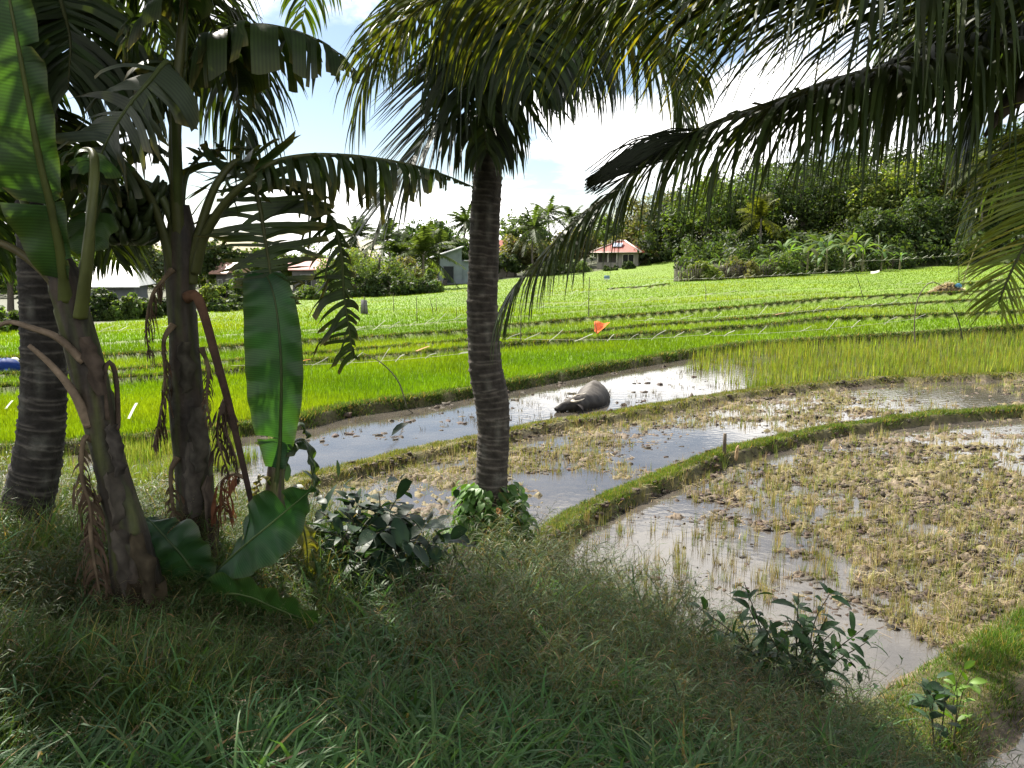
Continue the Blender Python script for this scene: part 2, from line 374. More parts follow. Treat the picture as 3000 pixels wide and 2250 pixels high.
# ------------------------------------------------------------------ water
def water_mat():
    m, nt, out = new_mat('muddy_water')
    p = nt.nodes.new('ShaderNodeBsdfPrincipled'); p.inputs['Roughness'].default_value = .03; p.inputs['IOR'].default_value = 1.5
    tc = nt.nodes.new('ShaderNodeTexCoord')
    no = nt.nodes.new('ShaderNodeTexNoise'); no.inputs['Scale'].default_value = 1.3; no.inputs['Detail'].default_value = 5; nt.links.new(tc.outputs['Object'], no.inputs['Vector'])
    cr = nt.nodes.new('ShaderNodeValToRGB'); cr.color_ramp.elements[0].position = .35; cr.color_ramp.elements[1].position = .7
    cr.color_ramp.elements[0].color = (.050, .044, .038, 1); cr.color_ramp.elements[1].color = (.085, .074, .060, 1)
    e = cr.color_ramp.elements.new(.78); e.color = (.20, .175, .06, 1)
    nt.links.new(no.outputs['Fac'], cr.inputs[0]); nt.links.new(cr.outputs[0], p.inputs['Base Color'])
    n2 = nt.nodes.new('ShaderNodeTexNoise'); n2.inputs['Scale'].default_value = 7; n2.inputs['Detail'].default_value = 3; nt.links.new(tc.outputs['Object'], n2.inputs['Vector'])
    b = nt.nodes.new('ShaderNodeBump'); b.inputs['Strength'].default_value = .12; b.inputs['Distance'].default_value = .02; nt.links.new(n2.outputs['Fac'], b.inputs['Height']); nt.links.new(b.outputs[0], p.inputs['Normal'])
    nt.links.new(p.outputs[0], out.inputs[0]); return m
mb = MB(); mb.add([(-40, 3, 0), (70, 3, 0), (70, 60, 0), (-40, 60, 0)], [(0, 1, 2, 3)])
# keep the sheet only where the paddies are: a strip between the embankment foot and the rice edge
xs = np.linspace(-24, 34, 120); y0 = fline(EMB, xs) - .5; y1 = fline(EDGE_RICE, xs) + .25
mb = MB(); v = np.concatenate([np.stack([xs, y0, 0 * xs], 1), np.stack([xs, np.maximum(y1, y0 + .1), 0 * xs], 1)]); n = len(xs)
mb.add(v, [(i, i + 1, n + i + 1, n + i) for i in range(n - 1)])
water = mb.build('water', water_mat(), smooth=False); tag(water, kind='structure')

# ------------------------------------------------------------------ scattering
def polar_pts(n, phi0, phi1, a0=-40, a1=40):
    """evenly spread over the view: angle below the horizon phi0..phi1 (degrees)"""
    ph = np.radians(rng.uniform(phi0, phi1, n)); a = np.radians(rng.uniform(a0, a1, n)); r = CAM_H / np.tan(ph)
    return r * np.sin(a), r * np.cos(a)
def blades(mb, x, y, z, h, w, col, lean=.35, seg=1, curve=.0, tipcol=None, twist=True, head=None):
    """upright tapering blades; seg 1 = one triangle"""
    n = len(x); a = rng.uniform(0, 2 * np.pi, n) if head is None else head
    la = rng.uniform(0, 2 * np.pi, n); ll = rng.uniform(0, 1, n) * lean
    L = np.stack([np.cos(la) * ll, np.sin(la) * ll, np.ones(n)], 1); L = nrm(L)
    Wd = np.stack([np.cos(a), np.sin(a), np.zeros(n)], 1)
    P = np.stack([x, y, z], 1); h = np.broadcast_to(h, (n,))[:, None]; w = np.broadcast_to(w, (n,))[:, None]
    tipcol = col if tipcol is None else tipcol
    if seg == 1:
        v = np.stack([P - Wd * w / 2, P + Wd * w / 2, P + L * h], 1)
        c = np.stack([col, col, tipcol], 1)
        mb.add(v.reshape(-1, 3), None, np.arange(3 * n).reshape(n, 3), c.reshape(-1, 3)); return
    hd = np.stack([np.cos(la), np.sin(la), 0 * la], 1); rows = []; cr = []; D = L.copy(); Q = P.copy()
    cv = np.broadcast_to(curve, (n,))[:, None]
    for k in range(seg + 1):
        s = k / seg; ww = w * (1 - s) ** .7 * (.75 + .5 * min(1, s * 3)) if k < seg else w * .06
        rows += [Q - Wd * ww / 2, Q + Wd * ww / 2]; cr += [col + (tipcol - col) * s] * 2
        D = nrm(D + (hd * .5 - np.array([0, 0, 1.])) * cv * (1.6 / seg) * (.4 + s)); Q = Q + D * h / seg
    v = np.stack(rows, 1); c = np.stack(cr, 1); m = 2 * (seg + 1)
    base = (np.arange(n) * m)[:, None, None] + (np.arange(seg) * 2)[None, :, None] + np.array([0, 1, 3, 2])[None, None]
    mb.add(v.reshape(-1, 3), base.reshape(-1, 4), None, c.reshape(-1, 3))
def cvar(base, n, v=.18, hue=.12):
    b = np.asarray(base, float); return np.clip(b[None] * (1 + rng.normal(0, v, (n, 1))) * (1 + rng.normal(0, hue, (n, 3))), .004, 1)
def bund_d(x, y):
    d = np.full(np.shape(x), 9.)
    for k, L in RBW.items():
        if k in 'abcfg': d = np.minimum(d, pdist(L, x, y))
    return d

# bright young rice: countless blades, one object per terrace band (front to back)
x, y = polar_pts(int(820000 * DENS), .35, 15.5)
fr = fline(EDGE_RICE, x); be = BACK_EDGE(x, y)
k = (y > fr + .5) & (y < be + .5) & (y < 175); x, y, be = x[k], y[k], be[k]; x, y, be = x, y, be
dist = np.hypot(x, y); gap = bund_d(x, y); k = gap > .17 + .08 * perlin(x, y); x, y, dist = x[k], y[k], dist[k]
# between bunds a and b, b and c the strips are older, duller grass
fa_, fb_, fc_ = fline(RBW['a'], x), fline(RBW['b'], x), fline(RBW['c'], x); fd_ = fline(RBW['d'], x)
dull = ((y > fb_) & (y < fa_)) * .4 * sstep(-.35, .25, perlin(x * .25, y * .4)) + ((y > fc_) & (y < fb_)) * .30 * sstep(-.2, .3, perlin(x * .3, y * .5))
tint = fbm(x * .09, y * .16, 3); strip = np.where((y > fa_) & (y < fd_), -.10, np.where(y > fd_, .06, 0))
n = len(x)
c0 = np.array([.118, .198, .007]); c1 = np.array([.135, .180, .035])
col = c0[None] * (1 + .38 * tint + strip + rng.normal(0, .07, n))[:, None]; col[:, 0] *= 1 + .5 * np.clip(tint + strip, -.3, .5)
col = col + (c1[None] * (1 + rng.normal(0, .18, n))[:, None] - col) * dull[:, None]
hh = (.20 + .05 * tint - .06 * sstep(28, 60, dist)) * rng.uniform(.75, 1.15, n) * (1 - .2 * dull); wd = np.maximum(.009, .0009 * dist)
zt = terrain(x, y, False) - .03
grp = np.where(y < fc_, 0, np.where(y < fb_, 1, np.where(y < fa_, 2, np.where(y < fd_, 3, 4))))
RICE_LAB = ['bright green young rice in the nearest strip behind the water', 'young rice strip between the two nearer dark bunds', 'duller yellow green strip between the two farther dark bunds', 'darker green rice strip just beyond the farthest dark bund', 'pale green rice of the far field reaching to the trees']
for g in range(5):
    k = grp == g
    if not k.any(): continue
    mb = MB()
    blades(mb, x[k], y[k], zt[k], hh[k], wd[k], col[k] * .95, .45, 1, tipcol=col[k] * 1.06)
    tag(mb.build('rice', M_RICE), RICE_LAB[g], 'rice', 'strips of young rice', 'stuff')

# grass on bunds
def bund_grass(L, n, w, h, base, label, off=(0, 0), zfun=None, seglen=None, dark=None, name='bund_grass', wob=.35, keep=None):
    s = np.concatenate([[0], np.cumsum(np.linalg.norm(np.diff(L, axis=0), axis=1))])
    dm = np.hypot(L[:, 0], L[:, 1]); cum = np.concatenate([[0], np.cumsum(np.diff(s) / (0.5 * (dm[1:] + dm[:-1])) ** 1.1)])
    u = np.interp(rng.uniform(0, cum[-1], n), cum, s)
    x = np.interp(u, s, L[:, 0]) + off[0]; y = np.interp(u, s, L[:, 1]) + off[1]
    x = x + rng.normal(0, w, n); y = y + rng.normal(0, w, n)
    cl = .55 + .9 * np.abs(perlin(x * 1.9, y * 1.9)) + .35 * perlin(x * .5, y * .5)
    k = np.abs(np.arctan2(x, y)) < R(42)
    if keep is not None: k &= keep(x, y)
    x, y, cl = x[k], y[k], cl[k]; n = len(x); d = np.hypot(x, y)
    col = cvar(base, n); dry = rng.random(n) < .16; col[dry] = cvar((.24, .19, .08), int(dry.sum()))
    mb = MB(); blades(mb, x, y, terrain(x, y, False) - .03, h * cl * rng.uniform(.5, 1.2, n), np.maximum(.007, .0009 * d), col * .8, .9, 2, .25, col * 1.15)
    return tag(mb.build(name, M_GRASS), label, 'grass', 'grassy field bunds', 'stuff')
G1 = (.075, .125, .022)
bund_grass(BUND_A, int(42000 * DENS), .13, .10, (.105, .125, .030), 'olive grass on the long bund in front of the buffalo')
bund_grass(BUND_B, int(60000 * DENS), .09, .11, (.085, .130, .026), 'green grass on the curved bund between the two muddy paddies')
bund_grass(BUND_C, int(45000 * DENS), .21, .13, (.075, .135, .024), 'short lush grass on the bund at the lower right corner')
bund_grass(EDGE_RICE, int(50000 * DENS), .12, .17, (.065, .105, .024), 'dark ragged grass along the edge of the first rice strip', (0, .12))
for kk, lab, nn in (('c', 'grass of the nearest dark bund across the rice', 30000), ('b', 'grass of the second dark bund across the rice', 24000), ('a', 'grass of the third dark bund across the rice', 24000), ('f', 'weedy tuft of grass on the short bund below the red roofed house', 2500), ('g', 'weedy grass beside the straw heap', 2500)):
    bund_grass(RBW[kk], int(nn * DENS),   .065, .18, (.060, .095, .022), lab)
# ------------------------------------------------------------------ paddies: stubble, weeds, sedge
def paddy_scatter(n, phi0, phi1, fn, name, label, h0, h1, w, cols, mat, lean=.5, seg=1, curve=.1, clump=1, spread=.03, cat='stubble', a0=-38, a1=38):
    x, y = polar_pts(n, phi0, phi1, a0, a1); k = fn(x, y); x, y = x[k], y[k]; n = len(x)
    if clump > 1:
        x = np.repeat(x, clump) + rng.normal(0, spread, n * clump); y = np.repeat(y, clump) + rng.normal(0, spread, n * clump)
        hs = np.repeat(rng.uniform(h0, h1, n), clump) * rng.uniform(.6, 1.1, n * clump); ci = np.repeat(rng.integers(0, len(cols), n), clump); n *= clump
    else: hs = rng.uniform(h0, h1, n); ci = rng.integers(0, len(cols), n)
    col = np.asarray(cols)[ci] * (1 + rng.normal(0, .2, (n, 1))) * (1 + rng.normal(0, .06, (n, 3)))
    d = np.hypot(x, y); z = np.maximum(terrain(x, y, False) - .03, -.02)
    mb = MB(); blades(mb, x, y, z, hs, np.maximum(w, .00075 * d), np.clip(col * .85, .01, 1), lean, seg, curve, np.clip(col * 1.1, .01, 1))
    return tag(mb.build(name, mat), label, cat, None, 'stuff')
def in_near(x, y): return (emb_sd(x, y) < .1) & (y < fline(BUND_B, x) - .2) & (pdist(BUND_C, x, y) > .3) & (y > fline(EMB, x))
def right_of_c(x, y): return (x > np.interp(y, BUND_C[::-1, 1], BUND_C[::-1, 0])) & (y < BUND_C[0, 1])
def in_mid(x, y): return (y > fline(BUND_B, x) + .2) & (y < fline(BUND_A, x) - .2) & (emb_sd(x, y) < .1)
def in_buf(x, y): return (y > fline(BUND_A, x) + .2) & (y < fline(EDGE_RICE, x) - .1) & (emb_sd(x, y) < .1)
def near_f(th, sc=.55, seed=0, tmin=0.0):
    def f(x, y):
        w = perlin(x * sc + seed, y * sc) + .5 * perlin(x * 2.3, y * 2.3 + seed); t = terrain(x, y)
        wet = sum(dz * np.exp(-((x - a) ** 2 + (y - b) ** 2) / (r * r)) for (a, b, r, dz) in POOLW)
        return in_near(x, y) & ~right_of_c(x, y) & (w * 1.0 + wet * 9 > th) & (t > tmin)
    return f
def mid_f(th, seed=5, tmin=0.0):
    def f(x, y):
        wet = sum(dz * np.exp(-((x - a) ** 2 + (y - b) ** 2) / (r * r)) for (a, b, r, dz) in POOLW)
        return in_mid(x, y) & (terrain(x, y) > tmin) & (perlin(x * .5 + seed, y * .5) + .5 * perlin(x * 2.1, y * 2.1) + wet * 7 > th)
    return f
OL = [(.235, .225, .075), (.20, .23, .055), (.30, .26, .13), (.17, .215, .045)]
ST = [(.34, .28, .16), (.28, .23, .13), (.38, .33, .20), (.20, .19, .07)]
paddy_scatter(int(85000 * DENS), 7.5, 24, near_f(.0), 'weeds', 'yellow green weeds and regrowth in the nearest muddy paddy', .04, .12, .006, OL, M_STUB, .9, 2, .3, 3, .05, 'weeds', -10, 38)
paddy_scatter(int(7500 * DENS), 7.5, 26, near_f(-.15, .9, 9, -.04), 'stubble', 'cut rice stubble standing in the nearest paddy', .10, .24, .006, ST + OL, M_STUB, .35, 1, 0, 9, .022, 'stubble', -12, 38)
paddy_scatter(int(1500 * DENS), 8, 26, lambda x, y: in_near(x, y) & (perlin(x * 1.1, y * 1.1 + 3) > -.1), 'stubble', 'sparse stubble tufts poking out of the flooded corner', .12, .30, .007, [(.20, .19, .06), (.26, .21, .10), (.12, .16, .035)], M_STUB, .25, 1, 0, 10, .02, 'stubble', -10, 22)
paddy_scatter(int(90000 * DENS), 5.5, 16, mid_f(-.16), 'weeds', 'yellow green weeds in the muddy strip behind the palm', .05, .17, .006, OL, M_STUB, .8, 1, .2, 3, .05, 'weeds')
paddy_scatter(int(16000 * DENS), 5.5, 15, mid_f(-.3, 5, -.04), 'stubble', 'cut stubble of the middle muddy paddy', .08, .2, .006, ST + OL, M_STUB, .35, 1, 0, 6, .03, 'stubble')
XS = BUND_A[:, 0]
paddy_scatter(int(36000 * DENS), 4.5, 9, lambda x, y: in_buf(x, y) & (x + 1.2 * perlin(x * .5, y * .5) > 5.2) & (perlin(x * .7, y * 1.1) + (x - 8.5) * .11 + .5 * perlin(x * 2.5, y * 2.5) > -.15), 'reeds', 'tall thin yellowish rice standing in water beyond the buffalo', .30, .52, .007,
              [(.17, .225, .05), (.22, .225, .075), (.14, .21, .04)], M_RICE, .22, 1, 0, 3, .04, 'rice')
paddy_scatter(int(60000 * DENS), 8, 16, lambda x, y: (emb_sd(x, y) < .1) & (y < fline(EDGE_RICE, x)) & (x < -4.2 + .5 * perlin(x, y)) & (perlin(x * 1.2, y * .9) > -.12), 'reeds', 'tall pale grass standing in water behind the banana stems',   .20, .40, .007,
              [(.13, .19, .05), (.20, .21, .10), (.10, .16, .03)], M_RICE, .3, 1, 0, 2, .04, 'grass', -42, 0)
paddy_scatter(int(2400 * DENS), 7, 12, lambda x, y: in_buf(x, y) & (x < 6) & (perlin(x * .8, y * .8) > -.05), 'stubble', 'dark stubble tufts in the buffalo wallow', .05, .16, .01, [(.10, .085, .045), (.14, .13, .05), (.07, .06, .035)], M_STUB, .6, 1, 0, 6, .05, 'stubble')

# mud clods: lumps thrown up by the plough
def clods(n, phi0, phi1, fn, smin, smax, label, a0=-20, a1=38, base=(.058, .043, .030)):
    x, y = polar_pts(n, phi0, phi1, a0, a1); k = fn(x, y); x, y = x[k], y[k]; n = len(x)
    # unit lump
    u = np.array([(math.cos(a) * math.cos(e), math.sin(a) * math.cos(e), math.sin(e)) for e in (-.5, .15, .8) for a in np.linspace(0, 2 * np.pi, 7, endpoint=False)] + [(0, 0, 1)])
    q = [(r * 7 + i, r * 7 + (i + 1) % 7, (r + 1) * 7 + (i + 1) % 7, (r + 1) * 7 + i) for r in range(2) for i in range(7)]; t = [(14 + i, 14 + (i + 1) % 7, 21) for i in range(7)]
    mb = MB(); m = 4
    x = np.repeat(x, m) + rng.normal(0, .09, n * m); y = np.repeat(y, m) + rng.normal(0, .07, n * m); n *= m
    s = rng.uniform(smin, smax, n) * rng.uniform(.4, 1, n); z = np.maximum(terrain(x, y, False), -.03)
    v = u[None] * (1 + rng.normal(0, .38, (n, 22, 1))) * s[:, None, None] * np.stack([rng.uniform(.8, 1.5, n), rng.uniform(.8, 1.3, n), rng.uniform(.5, .9, n)], 1)[:, None]
    v = v + np.stack([x, y, z], 1)[:, None]
    Q = (np.arange(n) * 22)[:, None, None] + np.array(q)[None]; T = (np.arange(n) * 22)[:, None, None] + np.array(t)[None]
    mb.add(v.reshape(-1, 3), Q.reshape(-1, 4), T.reshape(-1, 3), np.repeat(cvar(base, n, .3, .06), 22, 0))
    return tag(mb.build('mud_clods', M_GROUND), label, 'mud', None, 'stuff')
clods(int(11000 * DENS), 7.5, 24, near_f(-.55, .8, 4, -.075), .012, .052, 'dark ploughed clods in the nearest paddy', -12)
clods(int(9000 * DENS), 5.5, 15, mid_f(-.65, 11, -.075), .014, .055, 'dark ploughed clods in the middle paddy')
clods(int(900 * DENS), 6.5, 13, lambda x, y: in_buf(x, y) & (x < 7) & (perlin(x * .9, y * .9 + 8) > -.1), .03, .09, 'dark clods breaking the water of the wallow')

# flattened straw lying on the mud
def litter(n, phi0, phi1, fn, label, a0=-14, a1=38):
    x, y = polar_pts(n, phi0, phi1, a0, a1); k = fn(x, y); x, y = x[k], y[k]; n = len(x); d = np.hypot(x, y); z = np.maximum(terrain(x, y), 0) + .012
    a = rng.uniform(0, np.pi, n); l = rng.uniform(.05, .22, n); w = np.maximum(.004, .0006 * d); D = np.stack([np.cos(a), np.sin(a), rng.normal(0, .12, n)], 1) * l[:, None] / 2; S = np.stack([-np.sin(a), np.cos(a), 0 * a], 1) * w[:, None] / 2; P = np.stack([x, y, z], 1)
    mb = MB(); mb.add(np.stack([P - D - S, P + D - S, P + D + S, P - D + S], 1).reshape(-1, 3), np.arange(4 * n).reshape(n, 4), None, np.repeat(cvar((.33, .27, .165), n, .3, .06), 4, 0)); tag(mb.build('straw_litter', M_STUB), label, 'straw', None, 'stuff')
litter(int(18000 * DENS), 7.5, 24, near_f(-.5, .7, 14), 'flattened straw scattered over the nearest paddy')
litter(int(20000 * DENS), 5.5, 16, mid_f(-.6, 14), 'flattened straw scattered over the middle paddy')
# ------------------------------------------------------------------ palm fronds
UP = np.array([0, 0, 1.])
def frond(ctrl, n=90, L=.9, w=.035, fwd=.55, droop=1.0, col=(.035, .055, .012), tipcol=None, seed=0, lift=.1, prof=None, rach=.022, jit=.12, start=.12, lr=(1, 1), K=5, yellow=0.0, twist=.5, gp=1.0, sag=0.0):
    """one palm leaf: a rachis through ctrl with two ranks of leaflets; returns an MB"""
    g = np.random.default_rng(seed); mb = MB(); L = L * 1.3; n = int(n * 1.2); P0 = spline(ctrl, 60); T0 = tangents(P0); m = len(P0)
    rr_ = np.linspace(rach, rach * .18, m); tube(mb, P0, rr_, 5, (np.array([.07, .075, .025]) * (.7 + .5 * g.random())))
    t = np.tile(np.linspace(start, .995, n), 2); s = np.repeat([1., -1.], n); t = np.clip(t + g.normal(0, .3 / n, 2 * n), start, .998)
    f = t * (m - 1); i = np.clip(f.astype(int), 0, m - 2); fr = (f - i)[:, None]
    P = P0[i] * (1 - fr) + P0[i + 1] * fr; T = nrm(T0[i] * (1 - fr) + T0[i + 1] * fr)
    hz = nrm(np.array([P0[-1, 0] - P0[0, 0], P0[-1, 1] - P0[0, 1], 0])); sref = np.cross(hz, UP)
    S = np.cross(T, UP); S = nrm(S + .35 * sref) * s[:, None]; N = nrm(np.cross(S * s[:, None], T))
    pr = np.sin(np.pi * np.clip((t - start) / (1 - start) * .86 + .12, 0, 1)) ** .6 if prof is None else np.interp(t, np.linspace(0, 1, len(prof)), prof)
    ln = L * pr * g.uniform(.85, 1.1, 2 * n) * np.where(s > 0, lr[0], lr[1])
    fw = fwd + .5 * t ** 3
    D = nrm(S * 1.0 + T * fw[:, None] + N * lift + g.normal(0, jit, (2 * n, 3))); Q = P.copy(); rows = []; cr = []
    Wd = T - D * (D * T).sum(1, keepdims=True); Wd = nrm(nrm(Wd) + g.normal(0, twist, (2 * n, 1)) * nrm(np.cross(D, T)))
    base = np.asarray(col, float); ccol = base[None] * (1 + g.normal(0, .22, (2 * n, 1))); ccol = ccol * (1 + g.normal(0, .05, (2 * n, 3)))
    if yellow: k = g.random(2 * n) < yellow; ccol[k] = np.array([.16, .15, .02]) * (1 + g.normal(0, .2, (k.sum(), 1)))
    tc_ = ccol * 1.2 if tipcol is None else np.asarray(tipcol)[None] * (1 + g.normal(0, .2, (2 * n, 1)))
    dr = droop * g.uniform(.75, 1.25, 2 * n)
    for k in range(K + 1):
        q = k / K; ww = (w * (.55 + 1.6 * q if q < .28 else 1.0 - ((q - .28) / .72) ** 1.6 * .95)) * (pr * .4 + .6)
        rows += [Q - Wd * ww[:, None] / 2, Q + Wd * ww[:, None] / 2]; cr += [ccol * (1 - q) + tc_ * q] * 2
        if k < K:
            gk = np.clip(dr * ((k + .6) / K) ** gp / K * 2.2, 0, .95)[:, None]
            D = nrm(D * (1 - gk) - UP * gk); Q = Q + D * (ln / K)[:, None]
            Wd = nrm(Wd - D * (D * Wd).sum(1, keepdims=True))
    v = np.stack(rows, 1); c = np.stack(cr, 1); mm = 2 * (K + 1)
    b = (np.arange(2 * n) * mm)[:, None, None] + (np.arange(K) * 2)[None, :, None] + np.array([0, 1, 3, 2])[None, None]
    mb.add(v.reshape(-1, 3), b.reshape(-1, 4), None, np.clip(c, .003, 1).reshape(-1, 3)); return mb
def px3(L): return [at(*p) for p in L]
def palm_trunk(ctrl, radii, n=150, ring=.06, seed=0, col=(.066, .056, .047)):
    """ringed stem: each leaf scar is a small ragged step"""
    g = np.random.default_rng(seed); C = np.array([np.append(p, r) for p, r in zip(ctrl, radii)]); S_ = spline(C, n); P, r = S_[:, :3], S_[:, 3]
    s = np.concatenate([[0], np.cumsum(np.linalg.norm(np.diff(P, axis=0), axis=1))]); ph = s / ring + .9 * perlin(s * 2.3, s * 0 + seed) + .5 * perlin(s * 7, s * 0 + seed + 3); saw = ph % 1.0
    sides = 20; T = tangents(P); A = nrm(np.cross(T, np.array([0, 1., 0]))); B = np.cross(A, T); a = np.linspace(0, 2 * np.pi, sides, endpoint=False)
    tilt = .45 * np.sin(a[None] + 2.4 * np.floor(ph)[:, None]); sw = (ph[:, None] + tilt * .5) % 1.0
    rad = r[:, None] * (1 + .055 * (sw ** 2.2) - .02 + .035 * perlin(a[None] * 1.5 + seed, s[:, None] * 9) + .03 * perlin(a[None] * .9 + seed, s[:, None] * 1.8)) + .004 * (sw > .86)
    v = P[:, None] + rad[..., None] * (np.cos(a)[None, :, None] * A[:, None] + np.sin(a)[None, :, None] * B[:, None])
    i = np.arange(n - 1)[:, None] * sides; j = np.arange(sides)[None]; j2 = (j + 1) % sides
    c = np.asarray(col)[None, None] * (.62 + .55 * sw[..., None] ** 2 + .35 * perlin(a[None] * 3, s[:, None] * 14)[..., None])
    pale = (sw > .8)[..., None] * np.array([.035, .031, .026]); mb = MB()
    lich = sstep(.18, .4, perlin(a[None] * 2.2 + 9, s[:, None] * 4.5))[..., None] * np.array([.05, .05, .042])
    mb.add(v.reshape(-1, 3), np.stack([i + j, i + j2, i + sides + j2, i + sides + j], -1).reshape(-1, 4), None, np.clip(c + pale + lich, .008, 1).reshape(-1, 3)); return mb

DG = (.022, .036, .010); MG = (.035, .060, .012); LG = (.060, .085, .012)
# --- the central palm
base = at(1440, 1610, 7.2); base[2] = gz(base[0], base[1]) - .1
PC = thing('coconut_palm', 'coconut palm in the centre with a straight ringed trunk wrapped in creeper at its foot', 'palm tree', base, 'near coconut palms')
TR = [(1440, 1700, 60), (1440, 1560, 52), (1440, 1400, 48.5), (1446, 1270, 48), (1440, 1170, 51), (1424, 1085, 50), (1416, 980, 47), (1413, 880, 44.5), (1417, 760, 43.5), (1421, 650, 43), (1427, 540, 42), (1432, 440, 40), (1440, 250, 38), (1450, 60, 36), (1455, -120, 34)]
palm_trunk([at(p[0], p[1], 7.2) for p in TR], [p[2] / FPX * 7.2 for p in TR], 420, .052, 1).build('trunk', M_BARK, PC)
def F(parent, ctrl, **k):
    k.setdefault('seed', len(bpy.data.objects)); return frond(px3(ctrl), **k).build('frond', M_PALM, parent)
F(PC, [(1452, -110, 7.2), (1432, 60, 6.95), (1395, 180, 6.8), (1325, 285, 6.7), (1255, 390, 6.65), (1195, 480, 6.6), (1145, 560, 6.55)], n=58, L=.98, w=.042, fwd=.75, droop=.16, lift=.0, col=DG, lr=(1, 1.05), jit=.05, seed=11, twist=.25, gp=1.2, rach=.026, prof=[.9, 1, 1, 1, .97, .92, .85, .75, .62, .5])
F(PC, [(1455, -110, 7.2), (1425, 30, 6.7), (1405, 170, 6.5), (1415, 330, 6.4), (1425, 450, 6.4)], n=60, L=.62, w=.045, fwd=.4, droop=1.6, col=DG, seed=12)
F(PC, [(1455, -110, 7.2), (1480, -20, 6.4), (1510, 60, 5.9), (1545, 170, 5.6), (1560, 260, 5.5)], n=70, L=.72, w=.044, fwd=.5, droop=1.7, col=DG, seed=13)
F(PC, [(1455, -110, 7.2), (1560, -60, 6.8), (1640, 20, 6.6), (1690, 120, 6.5), (1715, 210, 6.5)], n=70, L=.78, w=.044, fwd=.5, droop=1.7, col=DG, seed=14)
F(PC, [(1455, -110, 7.2), (1500, 20, 7.0), (1530, 120, 6.9), (1560, 230, 6.9)], n=60, L=.75, w=.044, fwd=.5, droop=1.7, col=DG, seed=15)
F(PC, [(1455, -110, 7.2), (1620, -50, 7.5), (1760, 40, 7.7), (1880, 130, 7.8), (1975, 230, 7.8), (2012, 380, 7.8)], n=85, L=.72, w=.034, fwd=.6, droop=1.2, col=MG, yellow=.14, seed=16)
F(PC, [(1455, -110, 7.2), (1640, -120, 7.9), (1830, -30, 8.4), (1980, 110, 8.7), (2040, 280, 8.8)], n=85, L=.8, w=.034, fwd=.6, droop=1.2, col=MG, yellow=.08, seed=17)
F(PC, [(1455, -110, 7.2), (1320, -80, 7.8), (1210, 10, 8.2), (1140, 110, 8.4), (1110, 220, 8.4)], n=52, L=.55, w=.030, fwd=.6, droop=1.1, col=MG, seed=18)
F(PC, [(1455, -110, 7.2), (1360, -80, 6.9), (1260, -10, 6.8), (1190, 90, 6.7), (1160, 190, 6.7)], n=52, L=.55, w=.030, fwd=.6, droop=1.0, col=MG, yellow=.08, seed=19)
cr0 = at(1455, -110, 7.2)
CROWN_N = 1
def crown_up(parent, c, n, L0, seed, el=(15, 70), az0=0, leaf=.75):
    g = np.random.default_rng(seed)
    for k in range(n):
        az = az0 + 2 * np.pi * k / n + g.normal(0, .15); e = R(g.uniform(*el)); d = np.array([math.cos(az), math.sin(az), 0]); L_ = L0 * g.uniform(.85, 1.1)
        pts = [c, c + L_ * .3 * (d * math.cos(e) + UP * math.sin(e)), c + L_ * .62 * (d * math.cos(e * .75) + UP * math.sin(e * .75) * .9), c + L_ * .9 * d * math.cos(e * .4) + UP * L_ * (.45 * math.sin(e)), c + L_ * (1.05 * d) * math.cos(e * .2) + UP * L_ * (.18 * math.sin(e) - .12)]
        frond(pts, n=70, L=leaf, w=.045, fwd=.6, droop=.9, col=MG, seed=seed * 31 + k).build('frond', M_PALM, parent)
crown_up(PC, cr0, 9, 3.3, 5, (30, 75))
# --- palm whose trunk stands off to the right: its fronds reach across the top
bx = at(3390, 900, 4.7); rb_ = np.array([bx[0], bx[1], gz(bx[0], bx[1]) - .1])
PR = thing('coconut_palm', 'coconut palm whose long dark fronds sweep in from the right edge', 'palm tree', rb_, 'near coconut palms')
RT = [rb_, rb_ + np.array([.02, .02, 1.2]), at(3395, 600, 4.7), at(3395, 250, 4.7), at(3400, -150, 4.6)]
palm_trunk(RT, [.20, .165, .15, .14, .13], 260, .055, 4).build('trunk', M_BARK, PR)
F(PR, [(3400, -150, 4.6), (3050, -230, 4.4), (2700, -190, 4.3), (2300, -120, 4.25), (1900, -75, 4.25), (1560, -55, 4.3), (1330, -20, 4.45), (1180, 60, 4.6), (1095, 150, 4.65), (1045, 320, 4.65)], n=118, L=.95, w=.028, fwd=.85, droop=.85, lift=-.05, col=(.060, .078, .013), seed=21, yellow=.12, rach=.03, start=.1, prof=[.9, .95, 1, 1, .97, .9, .75, .6, .42, .3], jit=.10)
F(PR, [(3400, -150, 4.6), (3100, -60, 4.4), (2850, -40, 4.2), (2550, -60, 4.0), (2250, -90, 3.9), (1950, -110, 3.9), (1700, -100, 3.9)], n=110, L=.92, w=.026, fwd=.95, droop=.85, lift=-.1, col=(.028, .040, .010), seed=22, jit=.12, rach=.028)
F(PR, [(3380, -40, 4.6), (3000, 100, 4.4), (2700, 178, 4.3), (2450, 238, 4.22), (2270, 300, 4.2), (2070, 372, 4.2), (1900, 470, 4.2), (1780, 575, 4.2), (1680, 650, 4.2), (1590, 750, 4.2), (1500, 850, 4.2)], n=150, L=.80, w=.025, fwd=.55, droop=1.3, lift=.0, col=(.026, .036, .010), tipcol=(.030, .050, .010), seed=23, rach=.030, prof=[.9, 1, 1, 1, .95, .88, .72, .60, .5, .42], twist=.45)
F(PR, [(3380, -80, 4.6), (3050, 60, 4.7), (2760, 150, 4.7), (2500, 235, 4.65), (2300, 300, 4.6)], n=80, L=.85, w=.028, fwd=.6, droop=1.3, col=(.024, .034, .010), seed=24)
